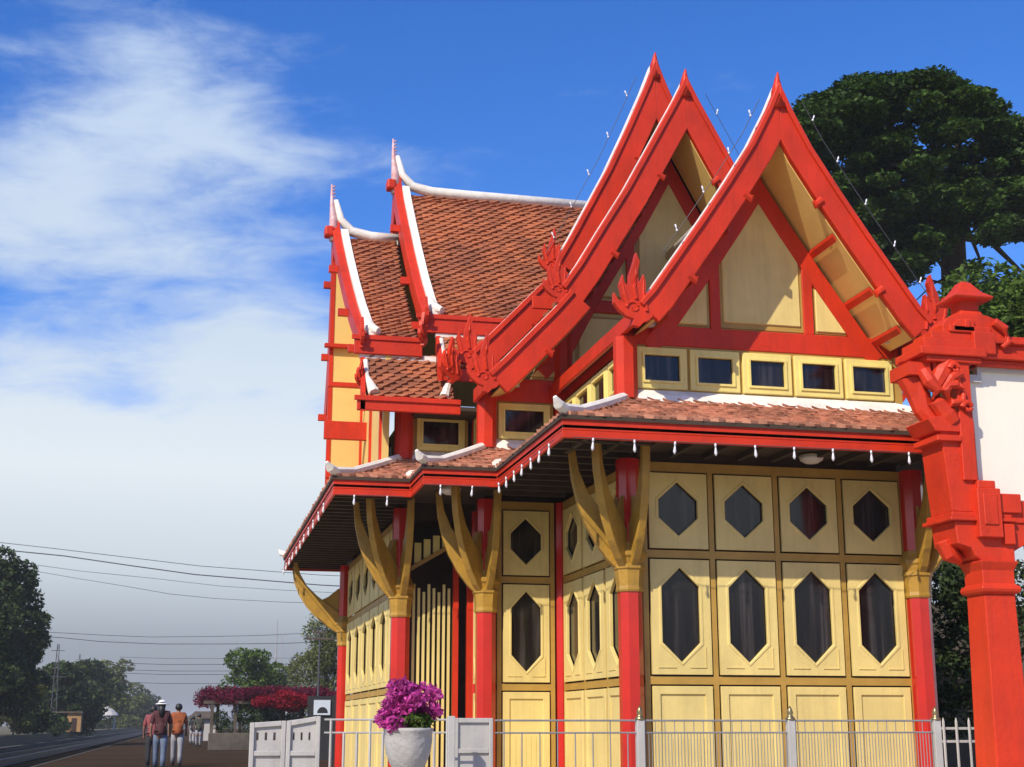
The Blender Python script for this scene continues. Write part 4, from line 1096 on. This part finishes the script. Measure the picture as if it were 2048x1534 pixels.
# great rain tree on the right, layered crown made of many flat pads
def raintree():
    Y = 40.0; b0 = at(1905, 1300, Y + 2); base = (b0.x, Y + 2, 0)
    t = empty('rain_tree', base, 'huge dark green spreading tree rising behind the pavilion', 'tree')
    tr = MB()
    T0 = at(1912, 640, Y + 2); T1 = at(1905, 470, Y + 2); T2 = at(1885, 380, Y + 2)
    tr.tube([(base[0], base[1], 0), tuple(T0), tuple(T1), tuple(T2)], [.62, .46, .42, .30], 12)
    def limb(p, q, r0, r1, bend=.6):
        p = Vector(p); q = Vector(q); m_ = (p + q) / 2 + Vector((0, 0, bend)); tr.tube([p, m_, q], [r0, (r0 + r1) / 2, r1], 7)
    limbs = [(1640, 240), (1700, 170), (1780, 330), (1850, 180), (1960, 250), (2080, 300), (2140, 420), (2000, 430), (1720, 420), (1800, 480), (1960, 520), (2060, 560)]
    for i, (u, v) in enumerate(limbs):
        q = at(u, v, Y + 2 + random.uniform(-3.5, 3.5)); limb(T1 if i % 2 else T2, q, .17, .05)
    for i in range(16):
        u = random.uniform(1760, 2060); v = random.uniform(440, 640); limb(at(1912, random.uniform(480, 600), Y + 2), at(u, v, Y + 2 + random.uniform(-2, 2)), .05, .015, .2)
    tr.build('trunk', 'bark', t, smooth=True)
    # outline of the crown: top edge by column
    topu = [(1590, 225), (1620, 182), (1660, 165), (1710, 150), (1760, 132), (1800, 128), (1850, 130), (1890, 140), (1950, 160), (1985, 185), (2010, 230), (2048, 235), (2110, 250), (2200, 300)]
    botu = [(1590, 310), (1640, 400), (1690, 470), (1740, 540), (1800, 560), (1850, 500), (1880, 430), (1920, 410), (2000, 430), (2048, 470), (2110, 470), (2200, 420)]
    def f(tab, u):
        return float(np.interp(u, [a for a, _ in tab], [b for _, b in tab]))
    cl = []
    for i in range(430):
        u = random.uniform(1585, 2190); a = f(topu, u); b_ = f(botu, u); tt = random.random() ** 1.25; v = a + 22 + (b_ - a - 25) * tt
        Yr = Y + 2 + random.uniform(-5.5, 5.5) * (1 - .35 * abs(tt - .4))
        c_ = at(u, v, Yr); r = random.uniform(.35, .85); cl.append((tuple(c_), (r, r, r * random.uniform(.28, .5))))
    for i in range(70):
        u = random.uniform(1880, 2130); v = random.uniform(360, 475); c_ = at(u, v, Y + 2 + random.uniform(-5, 1)); r = random.uniform(.35, .75); cl.append((tuple(c_), (r, r, r * .5)))
    for i in range(90):
        u = random.uniform(1680, 1880); v = random.uniform(390, 560 - .25 * max(0, u - 1780)); c_ = at(u, v, Y + 2 + random.uniform(-4, 4)); r = random.uniform(.3, .7); cl.append((tuple(c_), (r, r, r * .5)))
    leaves('crown', 'leaf', cl, 205000, .105, t, flat=.45, shell=.3)
    cl = []
    for i in range(46):
        u = random.choice([random.uniform(1700, 1830), random.uniform(1940, 2110), random.uniform(1700, 1800)]); v = random.uniform(440, 600) if u < 1850 else random.uniform(520, 615)
        c_ = at(u, v, Y + 2 + random.uniform(-3, 3)); r = random.uniform(.22, .5); cl.append((tuple(c_), (r, r, r * .6)))
    leaves('lower_foliage', 'leafd', cl, 9000, .075, t, flat=.7, shell=.1)
raintree()
# lighter bushy tree low on the right
BT = (at(2040, 700, 24).x, 24, 0); tree(BT, (at(2040, 572, 24).z) / .98, 4.2, 'bright green bushy tree just above the red gateway beam', 'leafb', 42000, .075, None, .2, .62, 44, top=.3)
# dark shrubs and rough wall glimpsed between pavilion and pillar
leaves('shrub', 'leafd', [((at(1900, v, 19).x + dx, 19 + dy, at(1900, v, 19).z), (.42, .42, .40)) for v, dx, dy in ((1170, .1, 0), (1240, 0, .3), (1300, .3, .1), (1360, .1, 0), (1420, .2, .2), (1220, .7, .3), (1330, .8, .3), (1150, .6, .5), (1180, .4, .1), (1260, 1.4, .6), (1160, 1.6, .5))], 9000, .05,
       label='dark leafy shrub glimpsed between the pavilion and the red pillar', category='shrub')
wl = MB().box(9.3, 16, 21.0, 21.3, 0, 3.0); wl.build('stone_wall', 'stone', label='rough dark stone wall behind the shrub at right', category='wall')

# ================================================================== left background
def P0(u, Y, z=0.55): q = at(u, 1450, Y); return (q.x, Y, z)
# big dark tree at left edge
def ltree(u, v, Y, w, lab, m_, n, size, ncl, grp='trees beyond the track', cz=.08, z=.55, top=.7):
    tree(P0(u, Y, z), (at(u, v, Y).z - z) / .98, w, lab, m_, n, size, grp, .14, cz, ncl, top=top)
ltree(-12, 1105, 82, 4.8, 'tall dark green tree at the left edge beyond the track', 'leafd', 30000, .12, 46, top=.9)
ltree(38, 1215, 90, 3.7, 'shaggy olive tree leaning out right of the tallest left tree', 'leafo', 13000, .12, 26, top=.8)
ltree(52, 1300, 95, 3.8, 'low dark bushy tree under the shaggy olive one', 'leafd', 11000, .12, 22)
ltree(-60, 1150, 78, 6.0, 'dark tree cut off by the left border of the picture', 'leafd', 14000, .13, 24)
for u, v, Y, w, m_, lab in ((128, 1338, 122, 6.0, 'leafd', 'dark round tree behind the small lattice pylon'), (168, 1332, 145, 6.4, 'leafd', 'broad dull green tree left of the white parasol'),
        (218, 1322, 180, 7.0, 'leafo', 'feathery olive tree above the white parasol'), (256, 1370, 235, 7.0, 'leafo', 'thin pale tree where the line of trees drops away'), (280, 1385, 300, 8.0, 'leafd', 'small hazy tree at the far end of the line')):
    ltree(u, v, Y, w, lab, m_, 7000, .15 + Y * .0004, 20)
leaves('hedge', 'leafd', [(P0(u, Y, 1.0), (1.3, 1.3, .85)) for u, Y in zip(range(96, 330, 12), np.linspace(104, 330, 20))], 12000, .16, label='low dark hedge running along the far side of the track', category='hedge')
leaves('scrub', 'leafb', [(P0(u, 330, 1.1), (3, 3, 1.6)) for u in range(262, 345, 14)], 4000, .3, label='pale scrub closing the view at the end of the track', category='scrub')
leaves('distant_woods', 'leafd', [(P0(u, 800, 1.1), (9, 8, 4.5)) for u in range(250, 700, 14)], 9000, .9, label='low hazy line of woods on the horizon at the end of the platform', category='woods', kind='stuff')
# trees behind pergola
tree(P0(500, 92, 0), 6.1, 3.9, 'fresh green round tree rising over the left end of the pergola', 'leafb', 9000, .10, 'trees behind the pergola', .14, .35, 20, top=.6)
tree(P0(545, 96, 0), 4.4, 3.4, 'small dark tree behind the middle of the pergola', 'leafd', 5000, .09, 'trees behind the pergola', .1, .3, 14, top=.6)
tree(P0(588, 105, 0), 4.2, 3.6, 'low grey-green tree between the two taller trees', 'leafo', 3500, .10, 'trees behind the pergola', .1, .3, 12, top=.6)
tree(P0(652, 80, 0), 7.2, 4.6, 'tall olive tree immediately left of the red column', 'leafo', 14000, .085, 'trees behind the pergola', .14, .2, 26, top=.6)
leaves('clipped_hedge', 'leafo', [((at(742, v, 40).x, 40, at(742, v, 40).z), (.42, .5, .6)) for v in range(1235, 1440, 28)], 9000, .06, label='tall narrow olive hedge seen between the red columns', category='hedge')
tree(P0(770, 48, 0), 4.5, 2.4, 'dark slender tree partly hidden by the pavilion columns', 'leafd', 5000, .08, 'trees behind the pergola', .1, .15, 16, top=.5)

# pergola with bougainvillea
PY = 66.0
pg = empty('pergola', P0(540, PY, 0), 'low wooden pergola with square posts beside the platform', 'pergola')
z1_ = at(500, 1408, PY).z
b = MB()
for u in (423, 470, 560, 600, 640):
    x = at(u, 1450, PY).x; b.box(x - .07, x + .07, PY - .07, PY + .07, 0, z1_)
    x2 = x + .3; b.box(x2 - .07, x2 + .07, PY + 2.4, PY + 2.54, 0, z1_)
build_split(b, 'post', 'wood', pg)
xa, xb = at(405, 1450, PY).x, at(680, 1450, PY).x
build_split(MB().box(xa, xb, PY - .1, PY + .05, z1_, z1_ + .14).box(xa, xb, PY + 2.4, PY + 2.55, z1_, z1_ + .14), 'beam', 'wood', pg)
cl = [((random.uniform(xa - .1, xb), PY + random.uniform(-.3, 2.6), z1_ + random.uniform(.05, .6)), (.6, .6, .26)) for i in range(80)]
leaves('bougainvillea_canopy', 'crim', cl, 24000, .06, None, shell=.2, label='dark crimson bougainvillea trained over the pergola roof', category='flowers')
x = at(567, 1450, PY - .6).x
leaves('bougainvillea_bush', 'scar', [((x + dx, PY - .6, at(567, 1398, PY).z + dz), (.5, .5, .28)) for dx, dz in ((-.55, -.12), (0, .12), (.45, 0), (.85, -.12), (-.1, -.2), (.3, -.3), (-.95, -.15))], 12000, .055, label='scarlet bougainvillea clump hanging before the pergola', category='flowers')
cl = [((at(u, 1450, PY + .3).x, PY + .3, at(u, v, PY).z), (.42, .5, .45)) for u, v in ((440, 1440), (455, 1460), (490, 1430), (500, 1455), (520, 1430), (545, 1425), (480, 1425), (590, 1435), (560, 1450))]
leaves('climbing_vine', 'leafd', cl, 7000, .05, None, label='dark green vine foliage hanging between the pergola posts', category='vine')
xa, xb = at(418, 1450, 65).x, at(502, 1450, 65).x
o = MB().box(xa, xb, 65, 65.7, 0, at(450, 1466, 65).z).build('planter', 'stone', label='low grey stone planter at the foot of the pergola', category='planter'); bevel(o, .03, 2)
# small shed
sx0, sx1 = at(380, 1450, 104).x, at(436, 1450, 104).x; KZ = at(400, 1437, 104).z
sh = empty('kiosk', ((sx0 + sx1) / 2, 104, 0), 'small pale kiosk with a brown roof beyond the pergola', 'kiosk')
MB().box(sx0, sx1, 104, 107, 0, KZ).build('wall', 'wallw', sh)
MB().hexa([(sx0 - .2, 103.7, KZ), (sx1 + .2, 103.7, KZ), (sx1 + .2, 107.3, KZ), (sx0 - .2, 107.3, KZ)], [(sx0 + .3, 104.6, KZ + .5), (sx1 - .3, 104.6, KZ + .5), (sx1 - .3, 106.4, KZ + .5), (sx0 + .3, 106.4, KZ + .5)]).build('roof', 'wood', sh)
MB().box(sx0 + .4, sx0 + .9, 103.96, 104.0, 0, 1.2).build('door', 'dark', sh)
# framed notice board
nb = empty('notice_board', P0(645, 30, 0), 'pale framed notice board with a dark dome picture', 'notice board')
a = at(628, 1400, 30); b_ = at(660, 1432, 30)
MB().box(a.x - .12, b_.x + .12, 30.02, 30.10, .4, a.z + .08).build('board', 'blackc', nb); MB().box(a.x, b_.x, 29.985, 30.018, b_.z + .02, a.z).build('poster', 'bluew', nb)
MB().prism([(a.x + .07 + .11 * (1 - math.cos(t_)) , 29.98, b_.z + .06 + .12 * math.sin(t_)) for t_ in np.linspace(0, math.pi, 12)], (0, .004, 0)).build('dome_picture', 'blackc', nb)

# people ------------------------------------------------------------
def person(x, y, h, lab, top, legs, hairm='hair', facing=1, stride=.12, long_hair=False, cap=None, skirt=False, bag=None, lean=0.0, sleeve=.55):
    t = empty('person', (x, y, 0), lab, 'person', 'people walking along the platform')
    s = h / 1.7
    def J(px, py, pz): return Vector((px * s + lean * pz * s, py * s * facing, pz * s))
    pts = {}; edges = []; rad = []
    names = []
    def add(n, p, r): names.append(n); pts[n] = len(names) - 1; rad.append(r * s); co.append(J(*p))
    co = []
    add('pel', (0, 0, .95), .135); add('low', (0, 0, .88), .12); add('wst', (0, .0, 1.08), .115); add('chest', (0, .0, 1.28), .135); add('neckb', (0, 0, 1.42), .07); add('neck', (0, 0, 1.47), .05)
    add('head', (0, .015, 1.56), .082); add('crown', (0, .0, 1.635), .07)
    for sd, nm, st in ((-1, 'l', stride), (1, 'r', -stride)):
        add(nm + 'hip', (sd * .085, 0, .80), .09); add(nm + 'knee', (sd * .095, st * .5 + .02, .50), .062); add(nm + 'ank', (sd * .09, st, .09), .042); add(nm + 'toe', (sd * .10, st + .15, .035), .035)
        add(nm + 'sh', (sd * .17, 0, 1.38), .06); add(nm + 'elb', (sd * .235, -st * .4 - .02, 1.10), .043); add(nm + 'wr', (sd * .235, -st * .6 + .08, .88), .03); add(nm + 'ha', (sd * .23, -st * .6 + .11, .79), .034)
    E_ = [('pel', 'wst'), ('pel', 'low'), ('wst', 'chest'), ('chest', 'neckb'), ('neckb', 'neck'), ('neck', 'head'), ('head', 'crown')]
    for nm in 'lr': E_ += [('low', nm + 'hip'), (nm + 'hip', nm + 'knee'), (nm + 'knee', nm + 'ank'), (nm + 'ank', nm + 'toe'), ('chest', nm + 'sh'), (nm + 'sh', nm + 'elb'), (nm + 'elb', nm + 'wr'), (nm + 'wr', nm + 'ha')]

    def skin_mesh(name, ns, scale, m_, parent):
        idx = {n: i for i, n in enumerate(ns)}; me = bpy.data.meshes.new(name)
        ed = [(idx[a], idx[b]) for a, b in E_ if a in idx and b in idx]
        me.from_pydata([co[pts[n]] for n in ns], ed, []); o_ = bpy.data.objects.new(name, me); scene.collection.objects.link(o_)
        sk = o_.modifiers.new('skin', 'SKIN'); ss = o_.modifiers.new('sub', 'SUBSURF'); ss.levels = 2; ss.render_levels = 2
        for i, n in enumerate(ns): r_ = rad[pts[n]] * scale; me.skin_vertices[0].data[i].radius = (r_, r_)
        me.skin_vertices[0].data[0].use_root = True
        dg = bpy.context.evaluated_depsgraph_get(); dg.update(); m2 = bpy.data.meshes.new_from_object(o_.evaluated_get(dg)); bpy.data.objects.remove(o_)
        m2.materials.clear(); m2.materials.append(M[m_]); o2 = bpy.data.objects.new(name, m2); scene.collection.objects.link(o2); o2.parent = parent
        m2.polygons.foreach_set('use_smooth', [True] * len(m2.polygons)); return o2
    body = skin_mesh('body', list(pts), 1.0, 'skin', t)
    skin_mesh('shirt', ['wst', 'pel', 'low', 'chest', 'neckb', 'lsh', 'rsh', 'lelb', 'relb'], 1.3, top, t)
    L0 = Vector((x, y, 0)); tr = MB()
    MB().tube([J(0, 0, z) + L0 for z in (1.16, 1.04, .94, .86)], [.125 * s, .14 * s, .155 * s, .162 * s], 14, flat=1.15).build('shirt_tail', top, t, smooth=True)
    tr.tube([J(0, 0, z) + L0 for z in (1.0, .93, .85, .80)], [.125 * s, .135 * s, .13 * s, .06 * s], 12, flat=1.15)
    for sd, st in ((-1, stride), (1, -stride)):
        tr.tube([J(sd * .075, 0, .86) + L0, J(sd * .088, st * .25 + .01, .68) + L0, J(sd * .095, st * .5 + .02, .50) + L0, J(sd * .092, st * .75, .28) + L0, J(sd * .09, st, .08) + L0], [.098 * s, .092 * s, .072 * s, .066 * s, .06 * s], 12)
    tr.build('trousers', legs, t, smooth=True)
    for sd, st in ((-1, stride), (1, -stride)):
        a = J(sd * .09, st - .03, .05) + L0; b_ = J(sd * .10, st + .17, .04) + L0
        MB().tube([a, (a + b_) / 2, b_], [.05 * s, .052 * s, .035 * s], 8).build('shoe', 'blackc', t, smooth=True)
    hc = J(0, -.015, 1.595) + L0
    hb = MB(); hb.lathe((hc.x, hc.y, hc.z), [(.03, -.10), (.09, -.06), (.098, 0), (.08, .06), (.03, .09)], 12)
    if long_hair: hb.tube([hc, J(0, -.07, 1.45) + L0, J(0, -.09, 1.28) + L0], [.09 * s, .085 * s, .05 * s], 8)
    hb.build('hair', hairm, t, smooth=True)
    if cap:
        q = J(0, 0, 1.63) + L0; MB().lathe((q.x, q.y, q.z), [(.17, -.03), (.16, -.015), (.095, .0), (.085, .05), (.05, .075), (.01, .08)], 14).build('hat', cap, t, smooth=True)
    if bag:
        q = J(bag[1], -.16, 1.14) + L0; bevel(MB().box(q.x - .17 * s, q.x + .17 * s, q.y - .10, q.y + .10, q.z - .26 * s, q.z + .24 * s).build('backpack', bag[0], t), .08, 3)
    return t
pz = at(322, 1450, 37.5)
person(pz.x, 37.5, 1.70, 'person in a white hat, dark top and pale jeans walking away', 'maroon', 'denim', long_hair=True, cap='whitec', stride=.14)
person(at(306, 1450, 39.5).x, 39.5, 1.60, 'person in a pink top mostly hidden at the left of the group', 'pink', 'blackc', stride=-.1)
person(at(356, 1450, 41).x, 41, 1.68, 'person in an orange top with black hair, right of the group', 'orange', 'greyc', stride=.16, long_hair=False)
person(at(398, 1450, 76).x, 76, 1.66, 'person in dark olive clothes standing by the kiosk', 'greenc', 'greyc', stride=.03)
person(at(386, 1450, 84).x, 84, 1.58, 'person in black standing just left of the olive-clad one', 'blackc', 'greyc', stride=.03)

# across the track
st = empty('track_signal', P0(28, 84), 'round orange disc on a thin post at the far left', 'signal')
q = at(30, 1420, 84)
MB().tube([(q.x, 84, .55), (q.x, 84, q.z)], .05, 8).build('post', 'wood', st)
MB().lathe((q.x, 84, q.z), [(.03, -.22), (.26, -.16), (.34, 0), (.26, .13), (.06, .2)], 16).build('disc', 'orsign', st, smooth=True)
hu = empty('hut', P0(145, 118), 'small ochre hut with a flat roof below the dark trees', 'hut')
q = at(134, 1440, 118); q2 = at(162, 1440, 118); zt = at(140, 1426, 118).z
MB().box(q.x, q2.x, 118, 119.5, .55, zt).build('wall', 'tan', hu); MB().box(q.x - 1.3, q2.x + .1, 117.8, 119.7, zt, zt + .12).build('roof', 'stone', hu)
MB().box(q.x + .35, q.x + .7, 117.95, 118.0, .6, 1.6).build('door', 'dark', hu)
um = empty('parasol', P0(214, 170), 'white parasol standing open beyond the track', 'parasol')
q = at(214, 1430, 170)
MB().lathe((q.x, 170, q.z), [(1.35, -.05), (1.25, .1), (.7, .6), (.04, .95)], 12).build('canopy', 'wallw', um); MB().tube([(q.x, 170, .55), (q.x, 170, q.z + .7)], .05, 6).build('pole', 'wood', um)
for u, Y, lab in ((229, 150, 'short white marker post right of the parasol'), (172, 125, 'short white marker post left of the parasol')):
    q = at(u, 1434, Y); o = MB().tube([(q.x, Y, .55), (q.x, Y, q.z - .1), (q.x, Y, q.z)], [.10, .10, .05], 8).build('marker_post', 'wallw', label=lab, category='post')
# poles and wires
def lattice(u, v0, Y, lab, w=.25, m_='wire', name='lattice_pylon', zb=.55):
    top = at(u, v0, Y); t = empty(name, (top.x, Y, zb), lab, 'pylon')
    b = MB(); x = top.x
    for sx in (-1, 1): b.tube([(x + sx * w, Y, zb), (x + sx * w * .25, Y, top.z)], .035, 5)
    n = 10
    for i in range(n):
        f0 = i / n; f1 = (i + 1) / n; za = zb + (top.z - zb) * f0; zb2 = zb + (top.z - zb) * f1; wa = w * (1 - .75 * f0); wb = w * (1 - .75 * f1); s_ = 1 if i % 2 else -1
        b.tube([(x - s_ * wa, Y, za), (x + s_ * wb, Y, zb2)], .022, 4)
    b.build('mast', m_, t)
    c_ = MB()
    for f0, L_ in ((.92, .5), (.72, .35), (.62, .8)):
        z = zb + (top.z - zb) * f0; c_.box(x - L_, x + L_, Y - .03, Y + .03, z, z + .05)
    build_split(c_, 'crossarm', m_, t); return t
lattice(117, 1288, 118, 'dark lattice pylon left of the round tree', .25); lattice(160, 1308, 200, 'small distant lattice pylon above the trees', .22)
q = at(555, 1238, 160); t = empty('radio_mast', (q.x, 160, 0), 'very thin pale radio mast on the horizon', 'mast')
MB().tube([(q.x, 160, 0), (q.x, 160, q.z * .6), (q.x, 160, q.z)], [.14, .10, .03], 6).build('mast', 'steel', t)
MB().tube([(q.x + .6, 160, q.z * .55), (q.x + .6, 160, q.z * .85)], .03, 5).tube([(q.x, 160, q.z * .85), (q.x + .6, 160, q.z * .85)], .02, 5).build('antenna', 'steel', t)
def upole(u, v0, Y, lab, arms, r=.10):
    q = at(u, v0, Y); t = empty('utility_pole', (q.x, Y, 0), lab, 'utility pole')
    MB().tube([(q.x, Y, 0), (q.x, Y, q.z)], [r, r * .7], 8).build('pole', 'wire', t)
    b = MB(); ins = MB()
    for dz, L_ in arms:
        b.box(q.x - L_, q.x + L_, Y - .05, Y + .05, q.z - dz, q.z - dz + .08)
        for k in (-.9, -.3, .3, .9): ins.tube([(q.x + k * L_, Y, q.z - dz + .08), (q.x + k * L_, Y, q.z - dz + .24)], [.035, .02], 6)
    build_split(b, 'crossarm', 'wood', t); build_split(ins, 'insulator', 'wire', t); return t
upole(567, 1330, 120, 'thin utility pole in front of the radio mast', [(.2, .7), (.7, .6)], .07)
upole(640, 1262, 64, 'utility pole with a long crossarm beside the red column', [(.38, .62), (.1, .3)], .05)
WY = 90
wires = [([(-300, 1060), (0, 1085), (100, 1096), (200, 1108), (300, 1120), (400, 1132), (520, 1141), (640, 1150), (760, 1155)], .020, 'thin overhead wire, highest over the track'),
         ([(-300, 1075), (0, 1099), (130, 1112), (260, 1131), (390, 1149), (520, 1160), (640, 1170), (760, 1176)], .034, 'thick dark overhead wire below the highest one'),
         ([(-300, 1095), (30, 1124), (160, 1142), (300, 1156), (440, 1172), (560, 1180), (760, 1190)], .014, 'faint overhead wire, third from the top'),
         ([(-300, 1105), (40, 1137), (150, 1156), (260, 1174), (340, 1188), (430, 1197), (560, 1204), (760, 1210)], .014, 'faint sagging overhead wire, fourth from the top'),
         ([(-60, 1262), (110, 1265), (200, 1270), (300, 1274), (420, 1273), (520, 1271), (640, 1265)], .016, 'nearly level wire reaching the crossarm pole'),
         ([(-60, 1268), (120, 1275), (200, 1283), (320, 1288), (440, 1288), (560, 1287), (640, 1284)], .020, 'nearly level dark wire just under the crossarm')]
for i, v in enumerate((1316, 1328, 1341, 1348, 1366)):
    wires.append(([(240, v - 2), (330, v + 1), (440, v + 1), (600, v)], .011 if i in (0,) else .016, ['faint upper strand of the distant wires', 'second strand of the distant wires from above', 'middle strand of the distant wires', 'dark fourth strand of the distant wires', 'lowest strand of the distant wires'][i]))
for i, (p, r, lab) in enumerate(wires):
    Y_ = WY + i * .6
    MB().tube([at(u, v, Y_) for u, v in p], r, 5).build('overhead_wire', 'wire', label=lab, category='wire', group='overhead wires across the sky')

# ------------------------------------------------------------------ air
hz = MB().box(-1210, 1210, -110, 2410, -1.65, 16); M['haze'] = bpy.data.materials.new('haze'); M['haze'].use_nodes = True
nt = M['haze'].node_tree; nt.nodes.clear(); ou = nt.nodes.new('ShaderNodeOutputMaterial'); pv = nt.nodes.new('ShaderNodeVolumePrincipled')
pv.inputs['Color'].default_value = (.90, .92, .95, 1); pv.inputs['Density'].default_value = 0.00045; nt.links.new(pv.outputs[0], ou.inputs['Volume'])
tag(hz.build('haze', 'haze'), 'pale haze in the air over the platform and the track', 'haze', kind='stuff')
